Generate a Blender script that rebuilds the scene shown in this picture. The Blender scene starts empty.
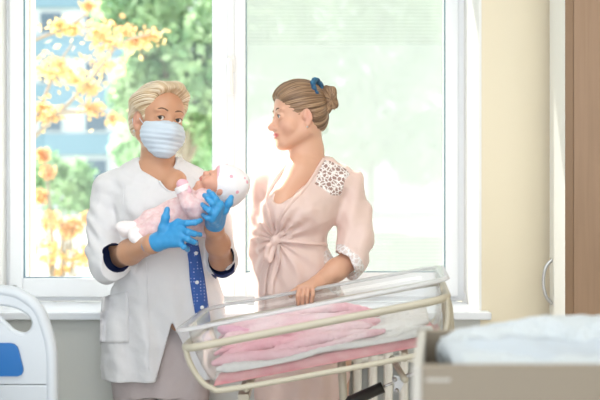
import bpy, bmesh, math, random
import numpy as np
from mathutils import Vector, Matrix
random.seed(4); RS = np.random.RandomState(7)
SC = bpy.context.scene; COL = SC.collection
PI = math.pi
# ------------------------------------------------------------------ camera, world, sun, exposure
CAM_Z = 1.29; F = 833.0
cam = bpy.data.cameras.new('camera'); co = bpy.data.objects.new('camera', cam); COL.objects.link(co)
co.location = (0, 0, CAM_Z); co.rotation_euler = (PI/2, 0, 0)
cam.sensor_width = 36; cam.lens = F*36/600; cam.clip_start = .05; cam.clip_end = 300
cam.dof.use_dof = True; cam.dof.focus_distance = 2.72; cam.dof.aperture_fstop = 2.4
SC.camera = co
w = bpy.data.worlds.new('world'); SC.world = w; w.use_nodes = True
bg = w.node_tree.nodes['Background']; bg.inputs[0].default_value = (.90, .95, 1, 1); bg.inputs[1].default_value = 1.9
sl = bpy.data.lights.new('sun', 'SUN'); so = bpy.data.objects.new('sun', sl); COL.objects.link(so)
sl.energy = 13.0; sl.angle = math.radians(1.2); sl.color = (1, .95, .86)
so.rotation_euler = Vector((1.30, -.90, -1.22)).to_track_quat('-Z', 'Y').to_euler()
so.location = (-8, 8, 8)
SC.view_settings.view_transform = 'Standard'; SC.view_settings.look = 'None'
SC.view_settings.gamma = 1; SC.view_settings.use_curve_mapping = False
SC.view_settings.exposure = 0.50
def fill_light(name, loc, size, power, color, rot):
    l = bpy.data.lights.new(name, 'AREA'); o = bpy.data.objects.new(name, l); COL.objects.link(o)
    l.shape = 'RECTANGLE'; l.size, l.size_y = size; l.energy = power; l.color = color
    o.location = loc; o.rotation_euler = rot; return o
fill_light('added_ceiling_fill', (-.1, 1.3, 2.70), (1.2, .9), 14, (1, .98, .96), (0, 0, 0))  # overhead fill added to brighten the room, no visible source
# ------------------------------------------------------------------ helpers
def W(px, py, Y): return np.array([(px-300)/F*Y, Y, CAM_Z-(py-200)/F*Y])
def A(*v): return np.array(v, float)
def nrm(v): v = np.asarray(v, float); return v/np.linalg.norm(v)

def mat(name, col=(.8,.8,.8), rough=.5, spec=.5, noise=None, bump=None, trans=0, sss=0, sheen=0, metal=0, attr=None, alpha=None):
    m = bpy.data.materials.new(name); m.use_nodes = True; nt = m.node_tree; b = nt.nodes['Principled BSDF']
    b.inputs['Base Color'].default_value = (*col, 1); b.inputs['Roughness'].default_value = rough
    b.inputs['Specular IOR Level'].default_value = spec; b.inputs['Metallic'].default_value = metal
    if sheen: b.inputs['Sheen Weight'].default_value = sheen
    if sss:
        b.inputs['Subsurface Weight'].default_value = sss; b.inputs['Subsurface Radius'].default_value = (.02, .008, .005)
        b.inputs['Subsurface Scale'].default_value = .5
    tc = nt.nodes.new('ShaderNodeTexCoord')
    src = None
    if attr:
        a = nt.nodes.new('ShaderNodeAttribute'); a.attribute_name = attr; nt.links.new(a.outputs['Color'], b.inputs['Base Color']); src = a.outputs['Color']
    if noise:  # (scale, colour2, detail, (sx,sy,sz))
        mp = nt.nodes.new('ShaderNodeMapping'); mp.inputs['Scale'].default_value = noise[3] if len(noise) > 3 else (1,1,1)
        n = nt.nodes.new('ShaderNodeTexNoise'); n.inputs['Scale'].default_value = noise[0]; n.inputs['Detail'].default_value = noise[2]
        nt.links.new(tc.outputs['Object'], mp.inputs[0]); nt.links.new(mp.outputs[0], n.inputs['Vector'])
        r = nt.nodes.new('ShaderNodeValToRGB'); r.color_ramp.elements[0].position = .35; r.color_ramp.elements[1].position = .65
        r.color_ramp.elements[0].color = (*col, 1); r.color_ramp.elements[1].color = (*noise[1], 1)
        nt.links.new(n.outputs[0], r.inputs[0])
        if src is None: nt.links.new(r.outputs[0], b.inputs['Base Color'])
    if bump:  # (scale, strength, distance)
        n = nt.nodes.new('ShaderNodeTexNoise'); n.inputs['Scale'].default_value = bump[0]; n.inputs['Detail'].default_value = 3
        nt.links.new(tc.outputs['Object'], n.inputs['Vector'])
        bp = nt.nodes.new('ShaderNodeBump'); bp.inputs['Strength'].default_value = bump[1]; bp.inputs['Distance'].default_value = bump[2]
        nt.links.new(n.outputs[0], bp.inputs['Height']); nt.links.new(bp.outputs[0], b.inputs['Normal'])
    if trans:  # thin cloth: part of the light passes through
        t = nt.nodes.new('ShaderNodeBsdfTranslucent'); t.inputs[0].default_value = (*col, 1)
        if src is not None: nt.links.new(src, t.inputs[0])
        mx = nt.nodes.new('ShaderNodeMixShader'); mx.inputs[0].default_value = trans
        out = nt.nodes['Material Output']
        nt.links.new(b.outputs[0], mx.inputs[1]); nt.links.new(t.outputs[0], mx.inputs[2]); nt.links.new(mx.outputs[0], out.inputs[0])
    return m

def glass_mat(name, tint=(1,1,1), refl=1.0, haze=0.0, hazecol=(1,1,1)):
    m = bpy.data.materials.new(name); m.use_nodes = True; nt = m.node_tree; nt.nodes.remove(nt.nodes['Principled BSDF'])
    out = nt.nodes['Material Output']
    t = nt.nodes.new('ShaderNodeBsdfTransparent'); t.inputs[0].default_value = (*tint, 1)
    g = nt.nodes.new('ShaderNodeBsdfGlossy'); g.inputs['Roughness'].default_value = .02
    lw = nt.nodes.new('ShaderNodeLayerWeight'); lw.inputs[0].default_value = .5
    fr = nt.nodes.new('ShaderNodeMath'); fr.operation = 'POWER'; fr.inputs[1].default_value = 4; nt.links.new(lw.outputs['Facing'], fr.inputs[0])
    ad = nt.nodes.new('ShaderNodeMath'); ad.operation = 'MULTIPLY_ADD'; ad.inputs[1].default_value = .8; ad.inputs[2].default_value = .035; nt.links.new(fr.outputs[0], ad.inputs[0])
    mu = nt.nodes.new('ShaderNodeMath'); mu.operation = 'MULTIPLY'; mu.inputs[1].default_value = refl
    nt.links.new(ad.outputs[0], mu.inputs[0])
    mx = nt.nodes.new('ShaderNodeMixShader'); nt.links.new(mu.outputs[0], mx.inputs[0])
    last = t.outputs[0]
    if haze:
        d = nt.nodes.new('ShaderNodeBsdfDiffuse'); d.inputs[0].default_value = (*hazecol, 1)
        tl = nt.nodes.new('ShaderNodeBsdfTranslucent'); tl.inputs[0].default_value = (*hazecol, 1)
        dm = nt.nodes.new('ShaderNodeMixShader'); dm.inputs[0].default_value = .5
        nt.links.new(d.outputs[0], dm.inputs[1]); nt.links.new(tl.outputs[0], dm.inputs[2])
        hm = nt.nodes.new('ShaderNodeMixShader'); hm.inputs[0].default_value = haze
        nt.links.new(t.outputs[0], hm.inputs[1]); nt.links.new(dm.outputs[0], hm.inputs[2]); last = hm.outputs[0]
    nt.links.new(last, mx.inputs[1]); nt.links.new(g.outputs[0], mx.inputs[2]); nt.links.new(mx.outputs[0], out.inputs[0])
    return m

def thing(name, label, cat, loc=(0,0,0), group=None):
    o = bpy.data.objects.new(name, None); COL.objects.link(o); o.location = loc; o.empty_display_size = .1
    o['label'] = label; o['category'] = cat
    if group: o['group'] = group
    return o
def tag(o, label, cat, group=None):
    o['label'] = label; o['category'] = cat
    if group: o['group'] = group
    return o
def link(name, me, m, parent=None, smooth=True, label=None):
    """mesh given in world coordinates; children are stored relative to the thing's base"""
    ms = m if isinstance(m, (list, tuple)) else [m]
    for x in ms: me.materials.append(x)
    if smooth: me.shade_smooth()
    o = bpy.data.objects.new(name, me); COL.objects.link(o)
    off = Vector((0,0,0))
    if parent is not None:
        p = parent
        while p is not None: off += p.location; p = p.parent
        o.parent = parent
        me.transform(Matrix.Translation(-off))
    if label: o['label'] = label
    return o
def struct(o): o['kind'] = 'structure'; return o
def bm_new(): return bmesh.new()
def bm_box(bm, a, b, rot=None, bevel=0):
    a = np.minimum(a, b*1.0) if isinstance(a, np.ndarray) else a
    c = [(a[i]+b[i])/2 for i in range(3)]; s = [abs(b[i]-a[i]) for i in range(3)]
    g = bmesh.ops.create_cube(bm, size=1); vs = g['verts']
    bmesh.ops.scale(bm, vec=s, verts=vs)
    if bevel:
        es = list({e for v in vs for e in v.link_edges})
        r = bmesh.ops.bevel(bm, geom=es, offset=bevel, segments=2, affect='EDGES', profile=.5)
        vs = list({v for f in r['faces'] for v in f.verts} | {v for v in vs if v.is_valid})
    if rot is not None: bmesh.ops.transform(bm, matrix=rot, verts=vs)
    bmesh.ops.translate(bm, vec=c, verts=vs)
    return vs
def bm_done(bm, name):
    bmesh.ops.recalc_face_normals(bm, faces=bm.faces)
    me = bpy.data.meshes.new(name); bm.to_mesh(me); bm.free(); return me
def box(name, a, b, m, parent=None, bevel=0, rot=None, label=None):
    bm = bm_new(); bm_box(bm, a, b, bevel=bevel, rot=rot); return link(name, bm_done(bm, name), m, parent, smooth=False, label=label)
def frames(P, closed=False):
    P = np.asarray(P, float); n = len(P)
    T = np.gradient(P, axis=0) if not closed else np.roll(P, -1, 0)-np.roll(P, 1, 0)
    T /= np.linalg.norm(T, axis=1)[:, None]+1e-9
    up = A(0,0,1) if abs(T[0][2]) < .9 else A(1,0,0)
    Ns = []; N = up-T[0]*np.dot(up, T[0]); N = nrm(N)
    for i in range(n):
        N = N-T[i]*np.dot(N, T[i]); N = nrm(N); Ns.append(N.copy())
    Ns = np.array(Ns); return T, Ns, np.cross(T, Ns)
def spline(P, n=8, closed=False):
    P = np.asarray(P, float); out = []; m = len(P)
    for i in range(m if closed else m-1):
        g = (lambda j: P[j % m]) if closed else (lambda j: P[min(max(j, 0), m-1)])
        a, b, c, d = g(i-1), g(i), g(i+1), g(i+2)
        for t in np.linspace(0, 1, n, endpoint=False):
            out.append(.5*((2*b)+(-a+c)*t+(2*a-5*b+4*c-d)*t*t+(-a+3*b-3*c+d)*t**3))
    if not closed: out.append(P[-1])
    return np.array(out)
def bm_tube(bm, P, r, seg=10, closed=False, flat=1.0, cap=True):
    T, N, B = frames(P, closed); n = len(P); r = np.broadcast_to(np.asarray(r, float), (n,))
    rings = []
    for i in range(n):
        rings.append([bm.verts.new(P[i]+r[i]*(N[i]*math.cos(2*PI*k/seg)+B[i]*flat*math.sin(2*PI*k/seg))) for k in range(seg)])
    for i in range(n if closed else n-1):
        a, b = rings[i], rings[(i+1) % n]
        for k in range(seg): bm.faces.new((a[k], a[(k+1) % seg], b[(k+1) % seg], b[k]))
    if cap and not closed: bm.faces.new(rings[0][::-1]); bm.faces.new(rings[-1])
def tube(name, P, r, m, parent=None, seg=12, closed=False, flat=1.0, label=None):
    bm = bm_new(); bm_tube(bm, np.asarray(P, float), r, seg, closed, flat); return link(name, bm_done(bm, name), m, parent, label=label)
def extrude_poly(name, pts, thick, m, parent=None, bevel=0):
    """pts: world points of a planar outline; thick: offset vector"""
    bm = bm_new(); a = [bm.verts.new(p) for p in pts]; b = [bm.verts.new(np.asarray(p)+thick) for p in pts]; n = len(pts)
    bm.faces.new(a); bm.faces.new(b[::-1])
    for i in range(n): bm.faces.new((a[i], b[i], b[(i+1) % n], a[(i+1) % n]))
    return link(name, bm_done(bm, name), m, parent, smooth=False)

# ------------------------------------------------------------------ signed distance fields -> one continuous mesh
class Field:
    def __init__(s, lo, hi, h):
        s.lo = np.asarray(lo, float); s.h = h; s.n = np.ceil((np.asarray(hi)-s.lo)/h).astype(int)+1
        s.D = np.full(s.n, 1.0, np.float32)
    def sub(s, lo, hi):
        a = np.clip(np.floor((lo-s.lo)/s.h).astype(int), 0, s.n); b = np.clip(np.ceil((hi-s.lo)/s.h).astype(int)+1, 0, s.n)
        if np.any(b <= a): return None, None
        X = [(s.lo[i]+np.arange(a[i], b[i])*s.h).astype(np.float32) for i in range(3)]
        P = np.stack(np.meshgrid(*X, indexing='ij'), -1)
        return (slice(a[0], b[0]), slice(a[1], b[1]), slice(a[2], b[2])), P
    def put(s, fn, lo, hi, k=.01, op='u'):
        m = k+2.5*s.h; lo = np.asarray(lo)-m; hi = np.asarray(hi)+m
        sl, P = s.sub(lo, hi)
        if sl is None: return
        d = fn(P); c = s.D[sl]
        if op == 'u':
            h = np.maximum(k-np.abs(c-d), 0)/max(k, 1e-6); s.D[sl] = np.minimum(c, d)-h*h*k*.25
        elif op == 's':
            d = -d; h = np.maximum(k-np.abs(c-d), 0)/max(k, 1e-6); s.D[sl] = np.maximum(c, d)+h*h*k*.25
    def cap(s, a, b, ra, rb=None, k=.01, op='u'):
        rb = ra if rb is None else rb; a = np.asarray(a, np.float32); b = np.asarray(b, np.float32); v = b-a; L = float(v@v)+1e-9
        def fn(P):
            q = P-a; t = np.clip((q@v)/L, 0, 1); d = q-t[..., None]*v
            return np.sqrt((d*d).sum(-1))-(ra+(rb-ra)*t)
        R = max(ra, rb); s.put(fn, np.minimum(a, b)-R, np.maximum(a, b)+R, k, op)
    def chain(s, pts, rs, k=.01, op='u'):
        for i in range(len(pts)-1): s.cap(pts[i], pts[i+1], rs[i], rs[i+1], k, op)
    def ell(s, c, r, M=None, k=.01, op='u'):
        """M rows: local axes in world"""
        c = np.asarray(c, np.float32); r = np.asarray(r, np.float32); M = np.eye(3) if M is None else np.asarray(M); M = M.astype(np.float32)
        def fn(P):
            q = (P-c)@M.T; k0 = np.sqrt(((q/r)**2).sum(-1)); k1 = np.sqrt(((q/(r*r))**2).sum(-1))+1e-6
            return np.where(k0 < .05, -r.min(), k0*(k0-1)/k1)
        e = np.sqrt(((M*r[:, None])**2).sum(0)); s.put(fn, c-e, c+e, k, op)
    def loft(s, st, k=.01, op='u', yaw=0, power=2.0):
        """st rows: z, cx, cy, rx, ry (z descending or ascending)"""
        st = np.array(sorted([list(x) for x in st]), float); z = st[:, 0]
        zz = np.linspace(z[0], z[-1], 160); 
        def cub(v):
            d = np.gradient(v, z); out = np.zeros_like(zz); j = np.clip(np.searchsorted(z, zz)-1, 0, len(z)-2)
            hh = z[j+1]-z[j]; t = (zz-z[j])/hh
            return (2*t**3-3*t*t+1)*v[j]+(t**3-2*t*t+t)*hh*d[j]+(-2*t**3+3*t*t)*v[j+1]+(t**3-t*t)*hh*d[j+1]
        C = [cub(st[:, i]) for i in range(1, 5)]; cs, sn = math.cos(yaw), math.sin(yaw)
        def fn(P):
            cx, cy, rx, ry = [np.interp(P[..., 2], zz, c).astype(np.float32) for c in C]
            x = P[..., 0]-cx; y = P[..., 1]-cy; x, y = x*cs+y*sn, -x*sn+y*cs
            q = (np.abs(x/rx)**power+np.abs(y/ry)**power)**(1/power); d = (q-1)*np.minimum(rx, ry)
            e = np.maximum(z[0]-P[..., 2], P[..., 2]-z[-1])
            return np.maximum(d, e)
        R = max(st[:, 3].max(), st[:, 4].max())*1.1
        s.put(fn, (st[:, 1].min()-R, st[:, 2].min()-R, z[0]), (st[:, 1].max()+R, st[:, 2].max()+R, z[-1]), k, op)
    def disp(s, fn, band=.03):
        sl = np.abs(s.D) < band; idx = np.argwhere(sl); P = (s.lo+idx*s.h).astype(np.float32)
        s.D[sl] += fn(P).astype(np.float32)
    def halfspace(s, p, n, k=.003):   # keep the side where (x-p).n < 0
        X = [(s.lo[i]+np.arange(s.n[i])*s.h).astype(np.float32) for i in range(3)]
        d = (X[0][:, None, None]-p[0])*n[0]+(X[1][None, :, None]-p[1])*n[1]+(X[2][None, None, :]-p[2])*n[2]
        h = np.maximum(k-np.abs(s.D-d), 0)/k; s.D = np.maximum(s.D, d)+h*h*k*.25
    def mesh(s):
        D = s.D; D[0] = D[-1] = 1; D[:, 0] = D[:, -1] = 1; D[:, :, 0] = D[:, :, -1] = 1
        I = D < 0; n = D.shape
        c = np.zeros([x-1 for x in n], np.int8); offs = [(i, j, k) for i in (0,1) for j in (0,1) for k in (0,1)]
        for i, j, k in offs: c += I[i:n[0]-1+i, j:n[1]-1+j, k:n[2]-1+k]
        cells = np.argwhere((c > 0) & (c < 8)); idx = np.full(c.shape, -1, np.int32); idx[tuple(cells.T)] = np.arange(len(cells))
        V = np.stack([D[cells[:, 0]+i, cells[:, 1]+j, cells[:, 2]+k] for i, j, k in offs], 1)
        acc = np.zeros((len(cells), 3)); cnt = np.zeros(len(cells)); O = np.array(offs, float)
        for a in range(8):
            for b in range(a+1, 8):
                if np.abs(O[a]-O[b]).sum() != 1: continue
                va, vb = V[:, a], V[:, b]; m = (va < 0) != (vb < 0); t = np.where(m, va/np.where(m, va-vb, 1), 0)
                acc += np.where(m[:, None], O[a]+t[:, None]*(O[b]-O[a]), 0); cnt += m
        verts = s.lo+(cells+acc/cnt[:, None])*s.h
        faces = []
        for ax in range(3):
            u, v = (ax+1) % 3, (ax+2) % 3
            a = np.take(I, range(n[ax]-1), ax); b = np.take(I, range(1, n[ax]), ax)
            E = np.argwhere(a != b); E = E[(E[:, u] > 0) & (E[:, v] > 0) & (E[:, u] < n[u]-1) & (E[:, v] < n[v]-1)]
            def cell(du, dv): q = E.copy(); q[:, u] -= du; q[:, v] -= dv; return idx[tuple(q.T)]
            Q = np.stack([cell(1,1), cell(0,1), cell(0,0), cell(1,0)], 1)
            ins = a[tuple(E.T)]; Q[~ins] = Q[~ins][:, ::-1]; faces.append(Q)
        return verts, np.concatenate(faces)
def mk_mesh(name, V, Fq, attrs=None):
    me = bpy.data.meshes.new(name); me.vertices.add(len(V)); me.vertices.foreach_set('co', np.asarray(V, np.float32).ravel())
    me.loops.add(Fq.size); me.polygons.add(len(Fq)); me.loops.foreach_set('vertex_index', Fq.ravel().astype(np.int32))
    me.polygons.foreach_set('loop_start', np.arange(0, Fq.size, 4, dtype=np.int32))
    me.update(calc_edges=True); me.validate()
    for nme, val in (attrs or {}).items():
        if val.ndim == 1:
            at = me.attributes.new(nme, 'FLOAT', 'POINT'); at.data.foreach_set('value', val.astype(np.float32))
        elif val.shape[1] == 4:
            at = me.color_attributes.new(nme, 'FLOAT_COLOR', 'POINT'); at.data.foreach_set('color', val.astype(np.float32).ravel())
        else:
            at = me.attributes.new(nme, 'FLOAT_VECTOR', 'POINT'); at.data.foreach_set('vector', val.astype(np.float32).ravel())
    return me
def relax(V, Fq, it=1, lam=.5):
    for _ in range(it):
        S = np.zeros_like(V); c = np.zeros(len(V))
        for a, b in ((0,1), (1,2), (2,3), (3,0)):
            for x, y in ((a,b), (b,a)):
                for i in range(3): S[:, i] += np.bincount(Fq[:, x], V[Fq[:, y], i], len(V))
                c += np.bincount(Fq[:, x], minlength=len(V))
        V = V+lam*(S/np.maximum(c, 1)[:, None]-V)
    return V
def field_obj(fd, name, m, parent, splits=(), attr_fn=None, rel=1, label=None):
    """splits: (part name, predicate on face centres, material, label) taken out of the surface as parts of their own"""
    V, Q = fd.mesh(); V = relax(V, Q, rel) if rel else V
    C = V[Q].mean(1); left = np.ones(len(Q), bool); outs = []
    for nme, pred, mm, lb in splits:
        sel = left & pred(C); left &= ~sel
        if sel.any(): outs.append((nme, sel, mm, lb))
    def sub(sel):
        q = Q[sel]; u, inv = np.unique(q, return_inverse=True); return V[u], inv.reshape(q.shape)
    v, q = sub(left); body = link(name, mk_mesh(name, v, q, attr_fn(v) if attr_fn else None), m, parent, label=label)
    for nme, sel, mm, lb in outs:
        v, q = sub(sel); link(nme, mk_mesh(nme, v, q, attr_fn(v) if attr_fn else None), mm, parent if name == 'body' or True else body, label=lb)
    return body
def wr(P, f, seed=0):
    r = np.random.RandomState(seed); out = 0
    for i in range(5):
        k = r.normal(size=3); k /= np.linalg.norm(k); k2 = r.normal(size=3)
        out = out+np.sin((P@k)*f*(1+.5*i)+r.uniform(0, 6)+1.5*np.sin((P@k2)*f*.4+r.uniform(0, 6)))/(1+.4*i)
    return out/2.5

# ------------------------------------------------------------------ materials
M = {}
M['pvc'] = mat('window_plastic', (.86,.88,.90), .3)
M['sill'] = mat('sill_plastic', (.82,.85,.89), .25)
M['wall'] = mat('painted_wall', (.66,.67,.64), .8, .2, bump=(60, .1, .002))
M['wall_cream'] = mat('cream_wall', (.85,.76,.58), .8, .2, bump=(60, .1, .002))
M['white_paint'] = mat('white_paint', (.88,.88,.86), .6)
M['render'] = mat('outside_render', (.80,.68,.60), .9)
M['floor'] = mat('vinyl_floor', (.55,.52,.48), .4, noise=(8, (.6,.57,.53), 3))
M['glass'] = glass_mat('window_glass', (.99,1,.995), 1.0)
M['gasket'] = mat('gasket', (.12,.22,.28), .5)
M['metal'] = mat('steel', (.6,.6,.6), .3, metal=1)
M['zinc'] = mat('zinc_bracket', (.55,.56,.57), .4, metal=.6)
M['black'] = mat('black_plastic', (.02,.02,.022), .35)
M['wood'] = mat('brown_laminate', (.30,.19,.115), .5, noise=(3, (.33,.21,.13), 4, (30, 30, 1.2)))
M['wood_edge'] = mat('laminate_edge', (.24,.145,.08), .5)
M['door_white'] = mat('white_laminate', (.85,.86,.84), .4)
M['cream_tube'] = mat('cream_tube', (.52,.48,.38), .35)
M['acrylic'] = glass_mat('clear_acrylic', (.98,.99,.995), 1.0, .07)
M['acrylic_edge'] = glass_mat('acrylic_edge', (.97,.98,.99), .9, .45, (.97,.98,1))
M['film'] = glass_mat('plastic_film', (.97,.98,1), .4, .65, (.86,.92,.97))
M['bed_plastic'] = mat('bed_plastic', (.60,.64,.68), .35)
M['bed_blue'] = mat('blue_panel', (.012,.14,.42), .35)
M['sheet'] = mat('white_sheet', (.78,.83,.90), .8, bump=(25, .4, .01))
M['table'] = mat('cream_board', (.245,.205,.155), .5)
M['table_light'] = mat('pale_board', (.48,.46,.42), .5)
M['pad'] = mat('white_pad', (.60,.66,.70), .8, bump=(45, .8, .02), trans=.1)
M['coat'] = mat('white_cotton', (.84,.84,.86), .8, .2, bump=(11, .45, .025), trans=.18)
M['navy'] = mat('navy_cotton', (.015,.03,.12), .8)
M['trousers'] = mat('pale_trousers', (.46,.40,.40), .8, bump=(16, .3, .02))
M['glove'] = mat('blue_nitrile', (.04,.30,.62), .38, .5, bump=(70, .25, .004), sss=.05)
M['mask'] = mat('surgical_mask', (.66,.76,.86), .8, bump=(120, .2, .002), trans=.15)
M['skin'] = mat('skin', (.7,.45,.35), .42, .4, attr='Col', sss=.10)
M['eye'] = mat('eye', (.8,.8,.8), .12, attr='Col')
M['brow'] = mat('brow_hair', (.16,.09,.055), .8)
M['lash'] = mat('lashes', (.05,.03,.02), .7)
M['satin'] = mat('peach_satin', (.95,.765,.70), .34, .5, bump=(14, .25, .02), trans=.30, sheen=.2)
M['camisole'] = mat('pale_camisole', (.9,.80,.76), .5)
M['scrunchie'] = mat('blue_scrunchie', (.01,.05,.13), .7, noise=(60, (.03,.15,.27), 2))
M['sleeper'] = mat('pink_sleeper', (.78,.53,.54), .85, noise=(90, (.84,.64,.64), 1, (1, 1, 1)), bump=(40, .3, .01))
M['sleeper_trim'] = mat('pink_trim', (.82,.48,.55), .85)
M['bootie'] = mat('white_knit', (.88,.82,.82), .9, bump=(150, .5, .003))
M['muslin'] = mat('pink_muslin', (.76,.26,.42), .9, noise=(5, (.84,.48,.60), 2), bump=(90, .5, .006), trans=.15)
M['muslin2'] = mat('peach_muslin', (.82,.40,.47), .9, noise=(7, (.90,.68,.71), 2), bump=(90, .5, .006), trans=.15)
M['white_cloth'] = mat('white_cloth', (.82,.80,.77), .9, bump=(60, .4, .006), trans=.15)
M['mattress'] = mat('pink_mattress', (.80,.33,.36), .7, noise=(30, (.86,.45,.46), 2))
M['radiator'] = mat('radiator_enamel', (.84,.82,.76), .35)
M['rubber'] = mat('grey_rubber', (.25,.25,.26), .7)
M['lamp'] = mat('fill_lamp_housing', (.85,.85,.85), .4)
def nodes_polka():
    m = mat('navy_polka', (.03,.09,.34), .8); nt = m.node_tree; b = nt.nodes['Principled BSDF']
    tc = nt.nodes.new('ShaderNodeTexCoord'); v = nt.nodes.new('ShaderNodeTexVoronoi'); v.inputs['Scale'].default_value = 95; v.inputs['Randomness'].default_value = .1
    r = nt.nodes.new('ShaderNodeValToRGB'); r.color_ramp.elements[0].position = .16; r.color_ramp.elements[1].position = .24
    r.color_ramp.elements[0].color = (.45,.55,.85,1); r.color_ramp.elements[1].color = (.04,.11,.38,1)
    nt.links.new(tc.outputs['Object'], v.inputs['Vector']); nt.links.new(v.outputs['Distance'], r.inputs[0]); nt.links.new(r.outputs[0], b.inputs['Base Color']); return m
M['polka'] = nodes_polka()
def nodes_lace(name, skin, thread):
    m = mat(name, thread, .8); nt = m.node_tree; b = nt.nodes['Principled BSDF']
    tc = nt.nodes.new('ShaderNodeTexCoord'); v = nt.nodes.new('ShaderNodeTexVoronoi'); v.inputs['Scale'].default_value = 68; v.feature = 'DISTANCE_TO_EDGE'
    n = nt.nodes.new('ShaderNodeTexNoise'); n.inputs['Scale'].default_value = 60
    mx = nt.nodes.new('ShaderNodeMix'); mx.data_type = 'VECTOR'; mx.inputs[0].default_value = .010
    nt.links.new(tc.outputs['Object'], mx.inputs[4]); nt.links.new(n.outputs['Color'], mx.inputs[5]); nt.links.new(mx.outputs[1], v.inputs['Vector'])
    r = nt.nodes.new('ShaderNodeValToRGB'); r.color_ramp.elements[0].position = .05; r.color_ramp.elements[1].position = .15
    r.color_ramp.elements[0].color = (*thread, 1); r.color_ramp.elements[1].color = (*skin, 1)
    nt.links.new(v.outputs['Distance'], r.inputs[0]); nt.links.new(r.outputs[0], b.inputs['Base Color']); return m
M['lace'] = nodes_lace('lace', (.34,.21,.18), (.95,.90,.88))
M['lace_cuff'] = nodes_lace('lace_cuff', (.72,.62,.58), (.90,.88,.88))
def nodes_hair(name, c1, c2, c3):
    m = mat(name, c1, .42, .5); nt = m.node_tree; b = nt.nodes['Principled BSDF']
    a = nt.nodes.new('ShaderNodeAttribute'); a.attribute_name = 'strand'
    n = nt.nodes.new('ShaderNodeTexNoise'); n.inputs['Scale'].default_value = 1; n.inputs['Detail'].default_value = 3
    nt.links.new(a.outputs['Vector'], n.inputs['Vector'])
    r = nt.nodes.new('ShaderNodeValToRGB'); e = r.color_ramp.elements; e[0].position = .32; e[0].color = (*c1, 1); e[1].position = .68; e[1].color = (*c3, 1)
    x = e.new(.5); x.color = (*c2, 1)
    nt.links.new(n.outputs[0], r.inputs[0]); nt.links.new(r.outputs[0], b.inputs['Base Color'])
    bp = nt.nodes.new('ShaderNodeBump'); bp.inputs['Strength'].default_value = .6; bp.inputs['Distance'].default_value = .003
    nt.links.new(n.outputs[0], bp.inputs['Height']); nt.links.new(bp.outputs[0], b.inputs['Normal']); return m
M['hair_blond'] = nodes_hair('blond_hair', (.24,.14,.07), (.60,.44,.26), (.90,.82,.68))
M['hair_brown'] = nodes_hair('light_brown_hair', (.10,.055,.03), (.25,.145,.08), (.46,.30,.18))
def nodes_hat():
    m = mat('knit_hat', (.85,.84,.85), .85, bump=(120, .3, .003)); nt = m.node_tree; b = nt.nodes['Principled BSDF']
    tc = nt.nodes.new('ShaderNodeTexCoord'); v = nt.nodes.new('ShaderNodeTexVoronoi'); v.inputs['Scale'].default_value = 30
    r = nt.nodes.new('ShaderNodeValToRGB'); r.color_ramp.interpolation = 'CONSTANT'; e = r.color_ramp.elements
    e[0].position = 0; e[0].color = (.80,.42,.50,1); e[1].position = .17; e[1].color = (.86,.84,.86,1)
    nt.links.new(tc.outputs['Object'], v.inputs['Vector']); nt.links.new(v.outputs['Distance'], r.inputs[0]); nt.links.new(r.outputs[0], b.inputs['Base Color']); return m
M['hat'] = nodes_hat()
def nodes_screen():
    m = bpy.data.materials.new('insect_screen'); m.use_nodes = True; nt = m.node_tree; nt.nodes.remove(nt.nodes['Principled BSDF'])
    out = nt.nodes['Material Output']; tc = nt.nodes.new('ShaderNodeTexCoord')
    wv = nt.nodes.new('ShaderNodeTexWave'); wv.bands_direction = 'Z'; wv.inputs['Scale'].default_value = 22; wv.inputs['Distortion'].default_value = 0; wv.inputs['Detail'].default_value = 0
    nt.links.new(tc.outputs['Object'], wv.inputs['Vector'])
    mr = nt.nodes.new('ShaderNodeMapRange'); mr.inputs[3].default_value = .60; mr.inputs[4].default_value = .66
    nt.links.new(wv.outputs[0], mr.inputs[0])
    t = nt.nodes.new('ShaderNodeBsdfTransparent'); t.inputs[0].default_value = (1,1,1,1)
    d = nt.nodes.new('ShaderNodeBsdfDiffuse'); d.inputs[0].default_value = (.50,.54,.52,1)
    tl = nt.nodes.new('ShaderNodeBsdfTranslucent'); tl.inputs[0].default_value = (.33,.35,.345,1)
    a = nt.nodes.new('ShaderNodeMixShader'); a.inputs[0].default_value = .6; nt.links.new(d.outputs[0], a.inputs[1]); nt.links.new(tl.outputs[0], a.inputs[2])
    x = nt.nodes.new('ShaderNodeMixShader'); nt.links.new(mr.outputs[0], x.inputs[0]); nt.links.new(t.outputs[0], x.inputs[1]); nt.links.new(a.outputs[0], x.inputs[2])
    nt.links.new(x.outputs[0], out.inputs[0]); return m
M['screen'] = nodes_screen()

# ------------------------------------------------------------------ the room
WY = 3.02; GY = 3.32; X0, X1 = -1.164, .653; ZS, ZT = .89, 2.42; WR = 1.55; WL = -2.4; BK = -1.2
bm = bm_new(); bm_box(bm, A(WL-.2, BK, -.1), A(WR+.2, 3.42, 0)); struct(link('floor', bm_done(bm, 'floor'), M['floor'], smooth=False))
bm = bm_new(); bm_box(bm, A(WL-.2, BK, 2.75), A(WR+.2, 3.42, 2.85)); struct(link('ceiling', bm_done(bm, 'ceiling'), M['white_paint'], smooth=False))
# window wall: grey below and left, cream pier to the right
bm = bm_new()
bm_box(bm, A(WL-.2, WY, 0), A(X1, 3.42, ZS-.028)); bm_box(bm, A(WL-.2, WY, ZS-.028), A(X0, 3.42, ZT)); bm_box(bm, A(WL-.2, WY, ZT), A(X1, 3.42, 2.75))
struct(link('wall_back', bm_done(bm, 'wall_back'), M['wall'], smooth=False))
struct(box('wall_back_right', A(X1, WY, 0), A(WR+.2, 3.42, 2.75), M['wall_cream']))
struct(box('wall_left', A(WL-.2, BK, 0), A(WL, WY, 2.75), M['wall']))
struct(box('wall_right', A(WR, BK, 0), A(WR+.2, WY, 2.75), M['wall_cream']))
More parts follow.
